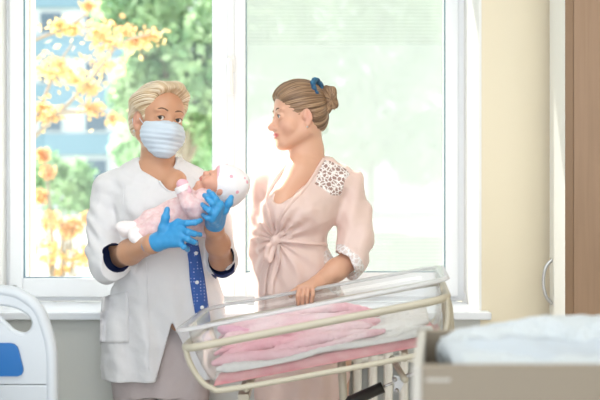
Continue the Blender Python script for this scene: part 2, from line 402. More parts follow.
# plastered white reveals and the outer reveal of the wall
struct(box('trim_1', A(X0, WY-.002, ZS), A(X0+.006, GY-.03, ZT), M['white_paint']))
struct(box('trim_2', A(X1-.006, WY-.004, ZS), A(X1+.004, GY-.03, ZT), M['white_paint']))
struct(box('trim_3', A(X0, GY+.06, ZS-.02), A(X0+.072, 3.44, ZT), M['render']))
struct(box('trim_4', A(X0, WY-.002, ZT-.006), A(X1, GY-.03, ZT), M['white_paint']))
struct(box('baseboard_back', A(WL, WY-.015, 0), A(WR, WY, .08), M['white_paint']))
# sill
sill = struct(box('trim_5', A(X0-.05, 2.965, ZS-.028), A(X1+.03, GY-.03, ZS), M['sill'], bevel=.006))
# window frame: outer frame, mullion, opening sash on the left, fixed pane on the right
def rect_ring(bm, x0, x1, z0, z1, wl, wr_, wb, wt, ya, yb, bevel=.004):
    bm_box(bm, A(x0, ya, z0), A(x0+wl, yb, z1), bevel=bevel); bm_box(bm, A(x1-wr_, ya, z0), A(x1, yb, z1), bevel=bevel)
    bm_box(bm, A(x0+wl, ya, z0), A(x1-wr_, yb, z0+wb), bevel=bevel); bm_box(bm, A(x0+wl, ya, z1-wt), A(x1-wr_, yb, z1), bevel=bevel)
win = bpy.data.objects.new('window_1', None); COL.objects.link(win); win.location = (X0, GY, ZS); struct(win)
bm = bm_new(); rect_ring(bm, X0, X1, ZS, ZT, .05, .05, .045, .05, GY-.03, GY+.05)
bm_box(bm, A(-.318, GY-.028, ZS+.04), A(-.235, GY+.05, ZT-.04), bevel=.004); link('window_frame', bm_done(bm, 'window_frame'), M['pvc'], win, smooth=False)
bm = bm_new(); rect_ring(bm, X0+.022, -.272, ZS+.018, ZT-.02, .052, .072, .075, .06, GY-.05, GY+.03)
sash = link('sash', bm_done(bm, 'sash'), M['pvc'], win, smooth=False)
bm = bm_new(); rect_ring(bm, -.2715, X1-.030, ZS+.018, ZT-.02, .0575, .050, .097, .06, GY-.045, GY+.03)
sash2 = link('sash', bm_done(bm, 'sash'), M['pvc'], win, smooth=False)
gx = (X0+.072, -.342, -.216, X1-.078)
for a_, b_, s_, zb in ((gx[0], gx[1], sash, .091), (gx[2], gx[3], sash2, .113)):
    bm = bm_new(); rect_ring(bm, a_, b_, ZS+zb, ZT-.078, .005, .005, .005, .005, GY-.036, GY-.02, 0)
    link('gasket', bm_done(bm, 'gasket'), M['gasket'], s_, smooth=False)
    box('pane', A(a_, GY-.008, ZS+zb), A(b_, GY-.002, ZT-.07), M['glass'], s_)
bm = bm_new(); bm_box(bm, A(gx[2]-.02, GY+.052, ZS+.05), A(gx[3]+.02, GY+.0535, ZT-.05)); link('insect_screen', bm_done(bm, 'insect_screen'), M['screen'], win, smooth=False)
box('cover_strip', A(-.286, GY-.056, ZS+.02), A(-.258, GY-.046, ZT-.02), M['pvc'], sash, bevel=.003)
hp = W(231.5, 64, GY-.055)
bm = bm_new(); bm_box(bm, hp+A(-.014, -.012, -.035), hp+A(.014, 0, .035), bevel=.005); bm_tube(bm, np.array([hp+A(0, -.01, 0), hp+A(0, -.042, 0)]), .009)
bm_tube(bm, spline([hp+A(0, -.040, .012), hp+A(.0, -.046, -.03), hp+A(.002, -.044, -.08), hp+A(.003, -.042, -.125)], 6), [.011]*7+[.009]*12, flat=.7)
link('window_handle', bm_done(bm, 'window_handle'), M['white_paint'], sash)
for (px, py) in ((466, 300), (471, 279)):
    h_ = W(px, py, GY-.05); box('hinge', h_+A(-.009, -.008, -.028), h_+A(.009, .008, .028), M['pvc'], win, bevel=.003)
for (px, py) in ((473.5, 300), (454, 301.5), (15, 286)):
    h_ = W(px, py, GY-.05); box('hinge_pin', h_+A(-.007, -.006, -.004), h_+A(.007, .006, .004), M['zinc'], win)

# radiator under the sill
rad = thing('radiator', 'cream finned radiator on the wall below the window, behind the bassinet', 'radiator', (.1, 2.98, .2))
rx0, rx1 = -.1, .62
n = 13
bm = bm_new()
for i in range(n):
    x = rx0+(rx1-rx0)*(i+.5)/n
    bm_box(bm, A(x-.0165, 2.962, .18), A(x+.0165, 3.0, .76), bevel=.012)
link('fins', bm_done(bm, 'fins'), M['radiator'], rad, smooth=False)
for z in (.22, .72): tube('header_pipe', np.array([A(rx0, 2.985, z), A(rx1, 2.985, z)]), .013, M['radiator'], rad)
bm = bm_new(); bm_tube(bm, np.array([A(rx1+.02, 2.99, 0.0), A(rx1+.02, 2.99, .22), A(rx1-.01, 2.985, .23)]), .010); link('feed_pipe', bm_done(bm, 'feed_pipe'), M['radiator'], rad)

# housing for the added fill light, unseen above the frame
fill_lamp = thing('added_fill_lamp', 'added white rectangular fill lamp on the ceiling, unseen above the frame', 'lamp', (-.1, 1.3, 2.75))
bm = bm_new()
for a_, b_ in ((A(-.74, .8, 2.71), A(-.70, 1.8, 2.75)), (A(.50, .8, 2.71), A(.54, 1.8, 2.75)), (A(-.70, .8, 2.71), A(.50, .84, 2.75)), (A(-.70, 1.76, 2.71), A(.50, 1.8, 2.75))): bm_box(bm, a_, b_)
link('housing', bm_done(bm, 'housing'), M['lamp'], fill_lamp, smooth=False)

# ------------------------------------------------------------------ wardrobe on the right
def wardrobe():
    n_ = W(565, 200, 2.62); f_ = W(549.5, 200, 2.97)
    t = thing('wardrobe', 'tall brown wooden wardrobe with a white door, at the right edge', 'wardrobe', (n_[0], n_[1], 0))
    d = nrm(A(f_[0]-n_[0], f_[1]-n_[1], 0)); s = A(d[1], -d[0], 0); L = np.linalg.norm((f_-n_)[:2]); H = 2.35
    R = Matrix(((s[0], d[0], 0), (s[1], d[1], 0), (0, 0, 1))).to_4x4()
    def b(name, s0, s1, d0, d1, z0, z1, m, par=t, bev=.001):
        c = A(n_[0], n_[1], 0)+s*(s0+s1)/2+d*(d0+d1)/2; hx, hy = (s1-s0)/2, (d1-d0)/2
        return box(name, A(c[0]-hx, c[1]-hy, z0), A(c[0]+hx, c[1]+hy, z1), m, par, bevel=bev, rot=R)
    b('side_panel', .026, .58, 0, .018, 0.0, H, M['wood']); b('edge_strip', .0, .025, -.004, .0, .02, H, M['wood_edge'])
    b('side_panel', .022, .58, L-.018, L, 0.0, H, M['wood']); b('back_panel', .56, .58, .018, L-.018, 0, H, M['wood']); b('top_panel', .022, .58, .0, L, H, H+.02, M['wood'])
    door = b('door', 0, .02, 0, L, .06, H, M['door_white'])
    hz = CAM_Z-(283-200)/F*2.85; base = A(n_[0], n_[1], 0)+d*(L*.80)
    pts = [base+A(0, 0, hz+.078), base-s*.022+A(0, 0, hz+.05), base-s*.030+A(0, 0, hz), base-s*.022+A(0, 0, hz-.05), base+A(0, 0, hz-.078)]
    tube('handle', spline(pts, 6), .006, M['metal'], door)
wardrobe()

# ------------------------------------------------------------------ hospital bed, lower left
def bed():
    Y = 2.30; t = thing('hospital_bed', 'white plastic end board of a hospital bed with a blue panel and hand loop', 'bed', (-1.15, Y-.02, 0))
    P = lambda px, py: W(px, py, Y)
    out = [P(-260, 335), P(-254, 312), P(-225, 295), P(-150, 288), P(-60, 287), P(5, 291), P(24, 297), P(38, 309), P(46, 328), P(51, 350), P(52, 382), P(52, 470), P(52, 560)]
    fr = tube('frame_tube', spline(out, 6), .0165, M['bed_plastic'], t, seg=14)
    # panel with a hand hole
    hole = spline([P(-42, 306), P(-20, 304), P(8, 305), P(24, 309), P(33, 318), P(33, 328), P(24, 336), P(8, 331), P(-3, 322), P(-12, 333), P(-28, 332), P(-40, 320)][:12], 4, closed=True)
    hole = spline([P(-30, 305), P(0, 303), P(20, 307), P(33, 317), P(34, 328), P(26, 335), P(14, 332), P(5, 324), P(-6, 316), P(-30, 313)], 4, closed=True)
    poly = spline([P(-258, 335), P(-225, 295), P(-150, 288), P(-60, 287), P(5, 291), P(24, 297), P(38, 309), P(46, 328), P(50, 350)], 4)
    poly = list(poly)+[P(50, 383), P(-258, 383)]
    bm = bm_new()
    def loop(pts, y): 
        vs = [bm.verts.new((p[0], y, p[2])) for p in pts]; return vs, [bm.edges.new((vs[i], vs[(i+1) % len(vs)])) for i in range(len(vs))]
    v1, e1 = loop(poly, Y-.012); v2, e2 = loop(hole, Y-.012)
    g = bmesh.ops.triangle_fill(bm, edges=e1+e2, use_beauty=True)
    fs = [f for f in bm.faces]
    r = bmesh.ops.extrude_face_region(bm, geom=fs); bmesh.ops.translate(bm, vec=(0, .024, 0), verts=[x for x in r['geom'] if isinstance(x, bmesh.types.BMVert)])
    link('end_board', bm_done(bm, 'end_board'), M['bed_plastic'], t, smooth=False)
    tube('hand_loop_rim', hole, .008, M['bed_plastic'], t, closed=True)
    bp = [P(-60, 342), P(12, 342), P(16, 343), P(19, 345.5), P(20.5, 349), P(25, 367), P(25, 370.5), P(23.5, 373.5), P(20, 375), P(-60, 375), P(-65, 371), P(-65, 346)]
    extrude_poly('blue_panel', [p+A(0, -.018, 0) for p in bp], A(0, .006, 0), M['bed_blue'], t)['label'] = 'blue inset panel'
    box('lower_board', A(P(-258, 0)[0], Y-.012, .35), A(P(50, 0)[0], Y+.012, P(0, 384)[2]), M['bed_plastic'], t, bevel=.004)
    box('bed_frame', A(P(-250, 0)[0], .5, .36), A(P(46, 0)[0], Y-.02, .46), M['bed_plastic'], t, bevel=.01)
    for x, y in ((-1.72, Y), (-.74, Y), (-1.72, .6), (-.74, .6)):
        bm = bm_new(); bm_tube(bm, np.array([A(x, y, .05), A(x, y, .38)]), .02); g = bmesh.ops.create_cone(bm, cap_ends=True, segments=20, radius1=.05, radius2=.05, depth=.03)
        bmesh.ops.rotate(bm, cent=(0,0,0), matrix=Matrix.Rotation(PI/2, 3, 'Y'), verts=g['verts']); bmesh.ops.translate(bm, vec=(x, y, .05), verts=g['verts'])
        link('leg', bm_done(bm, 'leg'), M['bed_plastic'], t)
    box('mattress', A(-1.78, .55, .46), A(-.78, Y-.03, .60), M['sheet'], t, bevel=.03)
    # folded duvet in front of the board
    fd = Field((-1.8, 1.45, .58), (-.70, Y-.02, .98), .012)
    fd.ell(A(-1.28, 1.85, .64), A(.52, .34, .19), k=.05); fd.ell(A(-.93, 1.98, .70), A(.17, .22, .16), k=.05)
    fd.disp(lambda p: .012*wr(p, 22, 3)); fd.halfspace(A(0, 0, .603), A(0, 0, -1))
    o = field_obj(fd, 'duvet', M['sheet'], None); tag(o, 'rumpled white duvet on the hospital bed at the lower left', 'duvet')
bed()

# ------------------------------------------------------------------ changing table in the foreground right
def table():
    Y0, Y1 = 1.20, 1.52; z = CAM_Z-(366-200)/F*Y0
    xl = (412-300)/F*Y0; t = thing('changing_table', 'cream wooden changing table with raised board edges, blurred in the right foreground', 'table', (.6, 1.35, 0))
    xr = 1.05; sk = .055
    box('front_board', A(xl+.013, Y0, z-.22), A(xr, Y0+.018, z), M['table'], t, bevel=.002)
    box('groove_slot', A(xl+.02, Y0-.001, z-.022), A(xl+.055, Y0+.004, z-.018), M['table_light'], t)
    bm = bm_new(); a = [(xl, Y0-.002), (xl+.013, Y0-.002), (xl+.013+sk, Y1), (xl+sk, Y1)]
    lo = [bm.verts.new((p[0], p[1], z-.22)) for p in a]; hi = [bm.verts.new((p[0], p[1], z)) for p in a]
    bm.faces.new(lo[::-1]); bm.faces.new(hi)
    for i in range(4): bm.faces.new((lo[i], lo[(i+1) % 4], hi[(i+1) % 4], hi[i]))
    link('end_board', bm_done(bm, 'end_board'), M['table_light'], t, smooth=False)
    box('back_board', A(xl+sk, Y1, z-.22), A(xr, Y1+.018, z), M['table'], t, bevel=.002)
    box('shelf_top', A(xl+.05, Y0+.02, z-.10), A(xr, Y1, z-.08), M['table'], t)
    for x, y in ((xl+.03, Y0+.045), (xr-.06, Y0+.045), (xl+sk+.045, Y1-.035), (xr-.06, Y1-.035)):
        box('leg', A(x-.02, y-.02, 0), A(x+.02, y+.02, z-.10), M['table'], t, bevel=.003)
    # padded mattress with crumpled cover
    fd = Field((.20, Y0+.02, z-.09), (1.06, Y1+.03, z+.13), .005)
    x0 = .235
    def slab(P):
        q = np.abs(P-A(.655, 1.36, z-.050))-A(.390, .12, .028); return np.linalg.norm(np.maximum(q, 0), axis=-1)+np.minimum(q.max(-1), 0)-.012
    fd.put(slab, A(.22, Y0, z-.1), A(1.06, Y1, z+.01), .01)
    for i, (px, py, Y, rx, ry, rz) in enumerate(((478, 334, 1.46, .06, .045, .032), (505, 333, 1.48, .08, .04, .032), (545, 328, 1.48, .08, .045, .04), (580, 330, 1.48, .10, .05, .038), (620, 333, 1.48, .10, .05, .04), (650, 335, 1.45, .10, .05, .04))):
        c = W(px, py, Y); fd.ell(c-A(0,0,.024), A(rx, ry, rz), k=.04)
    fd.disp(lambda p: .0060*wr(p, 50, 5)+.0035*wr(p, 120, 8))
    field_obj(fd, 'cover', M['pad'], None, rel=1)
    o = bpy.data.objects['cover']; tag(o, 'crumpled white padded cover lying on the changing table', 'pad'); o.name = 'changing_pad'
    # clear film sheet over the front of the pad
    bm = bm_new(); rows = []
    for j in range(10):
        r_ = []
        for i in range(40):
            x = .24+i*.02; y = Y0+.03+.022*j
            zz = z-.032+.0042*j+.003*math.sin(i*.7+j*.4)+.002*math.sin(i*1.9+j)
            r_.append(bm.verts.new((x, y, zz)))
        rows.append(r_)
    for j in range(9):
        for i in range(39): bm.faces.new((rows[j][i], rows[j][i+1], rows[j+1][i+1], rows[j+1][i]))
    o = link('film_sheet', bm_done(bm, 'film_sheet'), M['film'])
    sm = o.modifiers.new('s', 'SOLIDIFY'); sm.thickness = .001
    tag(o, 'translucent plastic film laid across the front of the changing table pad', 'sheet')
table()

# ------------------------------------------------------------------ bassinet
FL, FR, BR, BL = A(-.312, 2.20, .894), A(.391, 2.20, 1.030), A(.452, 2.66, 1.030), A(-.290, 2.66, .894)
bu = nrm(FR-FL); bw = nrm(BL-FL+(BR-FR)); bn = nrm(np.cross(bu, bw))
def bpt(s, t, n_=0): return (FL*(1-s)+FR*s)*(1-t)+(BL*(1-s)+BR*s)*t+bn*n_
def ring(r0, ins=0., n_=0., seg=6, rc=.055):
    """rounded rectangle in the tilted plane of the bassinet; ins inset in metres"""
    L = np.linalg.norm(FR-FL); D_ = np.linalg.norm(BL-FL); out = []
    for (cs, ct, a0) in ((1, 0, -90), (1, 1, 0), (0, 1, 90), (0, 0, 180)):
        cx = L-ins-rc if cs else ins+rc; cy = D_-ins-rc if ct else ins+rc
        for a in np.linspace(a0, a0+90, seg+1):
            a = math.radians(a); out.append(bpt((cx+rc*math.cos(a))/L, (cy+rc*math.sin(a))/D_, n_))
    return np.array(out)
def densify(P, m=4):
    out = []
    for i in range(len(P)):
        a, b = P[i], P[(i+1) % len(P)]
        k = m if np.linalg.norm(a-b) > .1 else 1
        for j in range(k): out.append(a+(b-a)*j/k)
    return np.array(out)
def bassinet():
    t = thing('bassinet', 'clear plastic hospital bassinet tub in a tilted cream tube frame on a stand', 'bassinet', (.05, 2.43, 0))
    rr = densify(ring(0)); tube('rail_frame', rr, .0105, M['cream_tube'], t, seg=14, closed=True)
    # lower cradle tubes: run down from the rail's ends and along under the tub
    def cradle(tt, name):
        pts = [bpt(.008, tt, 0), bpt(.012, tt, -.035), bpt(.035, tt, -.085), bpt(.075, tt, -.118), bpt(.14, tt, -.130), bpt(.5, tt, -.135), bpt(.86, tt, -.135), bpt(.94, tt, -.115), bpt(.985, tt, -.06), bpt(.996, tt, 0)]
        tube(name, spline(pts, 6), .0078, M['cream_tube'], t)
    cradle(.05, 'cradle_tube'); cradle(.95, 'cradle_tube')
    for s in (.2, .8): tube('cross_tube', np.array([bpt(s, .05, -.138), bpt(s, .95, -.138)]), .009, M['cream_tube'], t)
    # transparent tub: lofted shell with a rolled rim
    prof = [(.012, .052), (.014, .0), (.026, -.06), (.040, -.105), (.060, -.122), (.10, -.126)]
    bm = bm_new(); rings = []
    for ins, n_ in prof:
        rings.append([bm.verts.new(p) for p in ring(0, ins, n_, rc=.06)])
    m_ = len(rings[0])
    for a, b in zip(rings, rings[1:]):
        for k in range(m_): bm.faces.new((a[k], a[(k+1) % m_], b[(k+1) % m_], b[k]))
    bm.faces.new(rings[-1])
    tub = link('tub', bm_done(bm, 'tub'), M['acrylic'], t); sm = tub.modifiers.new('s', 'SOLIDIFY'); sm.thickness = .003
    # out-turned rim lip
    bm = bm_new(); rings = []
    for ins, n_ in ((.014, .046), (.012, .052), (.002, .056), (-.012, .054), (-.016, .047)):
        rings.append([bm.verts.new(p) for p in ring(0, ins, n_, rc=.06)])
    for a, b in zip(rings, rings[1:]):
        for k in range(m_): bm.faces.new((a[k], a[(k+1) % m_], b[(k+1) % m_], b[k]))
    rim = link('tub_rim', bm_done(bm, 'tub_rim'), M['acrylic_edge'], tub); sm = rim.modifiers.new('s', 'SOLIDIFY'); sm.thickness = .0025
    # stand: two posts at the right end, gas spring, bracket, base with castors
    for tt in (.12, .88):
        a = bpt(.995, tt, -.005); tube('post', spline([a, a+A(.012, 0, -.07), A(a[0]+.022, a[1], .6), A(a[0]+.02, a[1], .16)], 6), .010, M['cream_tube'], t)
    a, b = W(344, 404, 2.42), W(383, 387, 2.42); u = nrm(b-a)
    gs = tube('gas_spring', np.array([a-u*.16, b]), .0165, M['black'], t, seg=18, label='black gas spring cylinder')
    tube('rod', np.array([b-u*.01, b+u*.045]), .004, M['metal'], gs)
    c = W(398, 383, 2.42)
    pl = [c+A(-.018, 0, .010), c+A(-.012, 0, .022), c+A(.008, 0, .022), c+A(.018, 0, .012), c+A(.014, 0, -.006), c+A(.006, 0, -.024), c+A(-.004, 0, -.030), c+A(-.014, 0, -.022), c+A(-.010, 0, -.004)]
    br = extrude_poly('bracket', [p+A(0, -.004, 0) for p in pl], A(0, .006, 0), M['zinc'], t)
    for d in (A(.011, 0, .013), A(-.004, 0, -.02), A(-.010, 0, .012)):
        tube('bolt', np.array([c+d+A(0, -.012, 0), c+d+A(0, .012, 0)]), .006, M['metal'], br)
    tube('bracket_arm', np.array([c+A(.01, 0, .014), c+A(.07, .0, .038)]), .006, M['zinc'], t)
    tube('pivot_tube', np.array([W(383+22, 380, 2.28), W(383+22, 380, 2.28)+A(0, .32, 0)]), .009, M['cream_tube'], t)
    box('mount_plate', W(238, 402, 2.3), W(249, 394.5, 2.3)+A(0, .30, 0), M['cream_tube'], t)
    tube('mast', np.array([A(.13, 2.42, .14), A(.13, 2.42, .66)]), .02, M['cream_tube'], t); tube('mast_arm', np.array([A(.13, 2.42, .65), A(.12, 2.42, CAM_Z-.46-.0)+A(0,0,-.0)]), .012, M['cream_tube'], t)
    for y in (2.26, 2.60):
        tube('base_bar', np.array([A(-.28, y, .14), A(.44, y, .14)]), .014, M['cream_tube'], t)
        for x in (-.27, .43):
            bm = bm_new(); g = bmesh.ops.create_cone(bm, cap_ends=True, segments=20, radius1=.045, radius2=.045, depth=.022)
            bmesh.ops.rotate(bm, cent=(0,0,0), matrix=Matrix.Rotation(PI/2, 3, 'Y'), verts=g['verts']); bmesh.ops.translate(bm, vec=(x, y, .045), verts=g['verts'])
            bm_tube(bm, np.array([A(x+.0, y, .09), A(x, y, .14)]), .009)
            link('castor', bm_done(bm, 'castor'), M['rubber'], t)
    tube('base_bar', np.array([A(.13, 2.26, .14), A(.13, 2.60, .14)]), .014, M['cream_tube'], t)
    return t
bassinet()
LB = float(np.linalg.norm(FR-FL)); DB = float(np.linalg.norm(BL-FL))
def blanket(name, fn_top, fn_bot, s0, s1, t0, t1, m, label, cat, ns=110, nt_=70):
    """a thick sheet between two height functions in the tub's tilted frame"""
    S, T = np.meshgrid(np.linspace(s0, s1, ns), np.linspace(t0, t1, nt_), indexing='ij')
    top = fn_top(S, T); bot = fn_bot(S, T); top = np.maximum(top, bot+.002)
    def pos(H):
        p = (FL*(1-S[..., None])+FR*S[..., None])*(1-T[..., None])+(BL*(1-S[..., None])+BR*S[..., None])*T[..., None]+bn*H[..., None]; return p.reshape(-1, 3)
    V = np.concatenate([pos(top), pos(bot)]); N_ = ns*nt_
    i, j = np.meshgrid(np.arange(ns-1), np.arange(nt_-1), indexing='ij'); a = (i*nt_+j).ravel()
    Q = [np.stack([a, a+nt_, a+nt_+1, a+1], 1), np.stack([a+N_, a+1+N_, a+nt_+1+N_, a+nt_+N_], 1)]
    def wall(ids): ids = np.array(ids); Q.append(np.stack([ids[:-1], ids[1:], ids[1:]+N_, ids[:-1]+N_], 1))
    wall(np.arange(nt_)); wall(((ns-1)*nt_+np.arange(nt_))[::-1]); wall((np.arange(ns)*nt_)[::-1]); wall(np.arange(ns)*nt_+nt_-1)
    me = mk_mesh(name, V, np.concatenate(Q)); o = link(name, me, m)
    if label: tag(o, label, cat)
    return o
def bumpf(S, T, c, r, p=2): return np.exp(-(np.abs((S-c[0])/r[0])**p+np.abs((T-c[1])/r[1])**p))
edge = lambda S, T, a, b, c, d, k: np.clip(np.minimum(np.minimum(S-a, b-S)*LB, np.minimum(T-c, d-T)*DB)/k, 0, 1)**.5
m0 = lambda S, T: -.120+0*S
m1 = lambda S, T: -.120+.026*edge(S, T, .075, .925, .12, .87, .02)
blanket('bassinet_mattress', m1, m0, .075, .925, .12, .87, M['mattress'], 'thin pinkish red mattress on the bottom of the clear bassinet', 'mattress', 80, 50)
def rolls(name, rows, m, label, cat, s0, s1, k=.007, h=.0026, fill=(), seed=0, amp=.0014):
    """cloth lying in long soft folds: each row is t(s), height(s), radius(s) along the tub"""
    c = [bpt(a_, b_, n_) for a_ in (.02, .98) for b_ in (.02, .98) for n_ in (-.13, .03)]
    fd = Field(np.min(c, 0), np.max(c, 0), h)
    for (f, q0, q1) in rows:
        ss = np.linspace(q0, q1, 26); P = []; R = []
        for x in ss:
            t_, n_, r_ = f(x); P.append(bpt(x, t_, n_)); R.append(r_*(.55+.45*min(1, (x-q0)/.05, (q1-x)/.05)))
        fd.chain(P, R, k)
    for (sa, ta, na, ra, sb, tb, nb, rb_) in fill: fd.cap(bpt(sa, ta, na), bpt(sb, tb, nb), ra, rb_, .02)
    fd.disp(lambda p: amp*wr(p, 95, seed)+amp*.7*wr(p, 210, seed+1))
    fd.halfspace(bpt(.5, .5, -.0935), -bn)
    o = field_obj(fd, name, m, None, rel=1); tag(o, label, cat); return o
sn = math.sin
W_rows = [((lambda x, j=j: (.135+.05*j+.010*sn(x*13+j*2), -.086+.003*j+.0065*sn(x*15+j*1.3), .0105+.003*sn(x*9+j*2))), .10, .915) for j in range(3)]
W_rows += [((lambda x, j=j: (.30+.09*j, -.078+.012*max(0, x-.6)/.3+.004*sn(x*12+j), .016)), .12, .905) for j in range(7)]
rolls('white_cloth', W_rows, M['white_cloth'], 'white cloth spread on the mattress under the pink blankets', 'cloth', .1, .9, seed=71)
def env(x): return float(np.interp(x, [.08, .14, .28, .42, .60, .76], [.55, .95, 1.0, .95, .75, .30]))
M_rows = [((lambda x, j=j: (.165+.042*j+.012*sn(x*9+j*1.7), -.070+.0088*j*env(x)+.0075*sn(x*11+j*2.3), (.0125+.0035*sn(x*8+j*3.1))*(.8+.2*env(x)))), .085+.012*(j % 3), .74-.018*((j*5) % 4)) for j in range(10)]
rolls('muslin_blanket', M_rows, M['muslin2'], 'pale pink muslin blanket heaped in long folds in the bassinet', 'blanket', .08, .76, k=.005, seed=73,
      fill=[(.15, .42, -.050, .026, .60, .45, -.045, .028), (.15, .60, -.05, .026, .60, .60, -.05, .026)])
P_rows = [((lambda x, j=j: (.56+.045*j+.012*sn(x*12+j*2), .004-.016*abs(j-1)-.034*max(0, (x-.35)/.3)+.006*sn(x*14+j*2.1), .016+.004*sn(x*10+j*2.7))), .10+.01*j, .66-.03*j) for j in range(4)]
P_rows += [((lambda x: (.50-.9*(x-.12), .004-.25*(x-.10), .017)), .095, .26)]
rolls('folded_pink_blanket', P_rows, M['muslin'], 'deeper pink blanket bunched along the far side of the bassinet', 'blanket', .1, .66, k=.006, seed=75)

SC.cycles.transparent_max_bounces = 24
def basis(fwd, up):
    f = nrm(fwd); u = nrm(np.asarray(up, float)-f*np.dot(up, f)); l = np.cross(u, f); return np.array([l, f, u])
class Head:
    def __init__(s, C, fwd, up, sc): s.C, s.B, s.sc = np.asarray(C), basis(fwd, up), sc
    def p(s, l, f, u): return s.C+(A(l, f, u)*s.sc)@s.B
    def loc(s, P): return ((P-s.C)@s.B.T)/s.sc
    def ell(s, fd, c, r, k=.012, op='u', tilt=None):
        Mx = s.B if tilt is None else tilt@s.B
        fd.ell(s.p(*c), A(*r)*s.sc, Mx, k*s.sc, op)
    def cap(s, fd, a, b, ra, rb, k=.012, op='u'): fd.cap(s.p(*a), s.p(*b), ra*s.sc, rb*s.sc, k*s.sc, op)
def rot_l(deg):
    c, s_ = math.cos(math.radians(deg)), math.sin(math.radians(deg)); return np.array([[1,0,0],[0,c,s_],[0,-s_,c]])
def head_shape(fd, H, chin=-.097, smile=0, back=0, ear=1.0):
    H.ell(fd, (0, -.014+back/2, .034), (.073, .091-back/2, .080)); H.ell(fd, (0, .022, .028), (.064, .062, .062), .02)
    H.ell(fd, (0, .028, -.040), (.056, .055, .062), .03)
    for s in (-1, 1):
        H.cap(fd, (s*.050, -.004, -.055), (s*.016, .066, chin), .020, .016, .03)
        H.ell(fd, (s*.036, .054, -.034), (.024, .020, .022), .02)
    H.ell(fd, (0, .070, chin), (.020, .017, .015), .02)
    H.ell(fd, (0, .078, -.058), (.026, .012, .022), .02)
    for s in (-1, 1): H.ell(fd, (s*.030, .094, .000), (.017, .015, .012), .014, 's')
    for s in (-1, 1): H.ell(fd, (s*.027, .073, .021), (.022, .010, .007), .012)
    H.cap(fd, (0, .080, .006), (0, .098, -.030), .0075, .0095, .012); H.ell(fd, (0, .102, -.036), (.010, .010, .009), .008)
    for s in (-1, 1): H.ell(fd, (s*.011, .091, -.040), (.008, .010, .007), .008)
    for s in (-1, 1): H.ell(fd, (s*.030, .0735, -.001), (.0150, .0125, .0130), .004); 
    for s in (-1, 1): H.ell(fd, (s*.030, .0865, -.001), (.0150, .0085, .0060), .002, 's')
    H.ell(fd, (0, .0895, -.0580), (.021, .0075, .0048), .005); H.ell(fd, (0, .0880, -.0675), (.018, .0080, .0055), .005)
    if smile:
        for s in (-1, 1): H.cap(fd, (s*.010, .0895, -.0625), (s*.028, .074, -.0545), .006, .0035, .008); H.ell(fd, (s*.040, .052, -.040), (.020, .018, .018), .02)
        H.ell(fd, (0, .105, -.032), (.010, .010, .009), .010)
    H.ell(fd, (0, .099, -.0625), (.024, .008, .0016), .003, 's')
    for s in (-1, 1):
        T = rot_l(-14)
        H.ell(fd, (s*.074, -.008, -.008), (.0075, .015*ear, .027*ear), .006, tilt=T); H.ell(fd, (s*.071, -.006, -.034), (.007, .009, .011), .008)
        H.ell(fd, (s*.081, -.007, -.004), (.0055, .009*ear, .017*ear), .004, 's', tilt=T)
        H.ell(fd, (s*.070, .003, -.010), (.008, .008, .01), .008)
def skin_cols(H, base, lip=(.62,.22,.20), blush=(.74,.36,.30), wide=.025):
    base = A(*base); lip = A(*lip); blush = A(*blush)
    def fn(V):
        q = H.loc(V); c = np.tile(base, (len(V), 1))
        def mix(w, col): 
            nonlocal c; w = np.clip(w, 0, 1)[:, None]; c = c*(1-w)+col*w
        for s in (-1, 1): mix(.45*np.exp(-(((q-A(s*.04, .06, -.035))/A(.02, .03, .018))**2).sum(1)), blush)
        mix(.35*np.exp(-(((q-A(0, .105, -.036))/A(.015, .015, .014))**2).sum(1)), blush)
        for s in (-1, 1): mix(.6*np.exp(-(((q-A(s*.076, -.01, -.01))/A(.014, .02, .03))**2).sum(1)), blush)
        r = ((q-A(0, .090, -.0625))/A(wide, .020, .0115)); q[:, 2] -= 4*np.clip(wide-.025, 0, 1)*0; mix(1.8*(1-(r**2).sum(1)), lip)
        return {'Col': np.concatenate([c, np.ones((len(V), 1))], 1)}
    return fn
def eyes(H, parent, gaze, iris=(.10,.06,.035)):
    for s in (-1, 1):
        c = H.p(s*.030, .0725, -.001); r = .0122*H.sc; g = nrm(gaze)
        bm = bm_new(); bmesh.ops.create_uvsphere(bm, u_segments=28, v_segments=18, radius=r); bmesh.ops.rotate(bm, matrix=Vector((0,0,1)).rotation_difference(Vector(g)).to_matrix(), verts=bm.verts)
        bmesh.ops.translate(bm, vec=c, verts=bm.verts); me = bm_done(bm, 'eye')
        V = np.array([v.co for v in me.vertices]); a = np.degrees(np.arccos(np.clip(((V-c)/r)@g, -1, 1)))
        col = np.where((a < 14)[:, None], A(.01,.01,.01), np.where((a < 33)[:, None], A(*iris), A(.78,.74,.72)))
        at = me.color_attributes.new('Col', 'FLOAT_COLOR', 'POINT'); at.data.foreach_set('color', np.concatenate([col, np.ones((len(V), 1))], 1).astype(np.float32).ravel())
        e = link('eye', me, M['eye'], parent)
        P = [H.p(s*.030+x, .0725+math.sqrt(max(.0134**2-x*x*.75-z*z, 1e-6))+.0008, z-.001) for x, z in ((-.0125, .000), (-.008, .0042), (0, .0058), (.008, .0046), (.0135, .0008))]
        tube('eyelashes', spline(P, 4), [.0006]+[.0012]*15+[.0006], M['lash'], parent, seg=6)
def brows(H, fd, parent, m, h=.024):
    for s in (-1, 1):
        P = []
        for l, u in ((.012, h-.002), (.022, h+.002), (.034, h+.003), (.047, h-.004)):
            # lay it on the forehead
            f = .115
            while f > .03:
                p = H.p(s*l, f, u); i = np.round((p-fd.lo)/fd.h).astype(int)
                if fd.D[tuple(i)] < .0008: break
                f -= .0015
            P.append(H.p(s*l, f, u))
        P = spline(P, 5); tube('eyebrow', P, np.interp(np.linspace(0, 1, len(P)), [0, .3, .8, 1], [.0018, .0028, .0020, .0008])*H.sc, m, parent, seg=8, flat=.7)
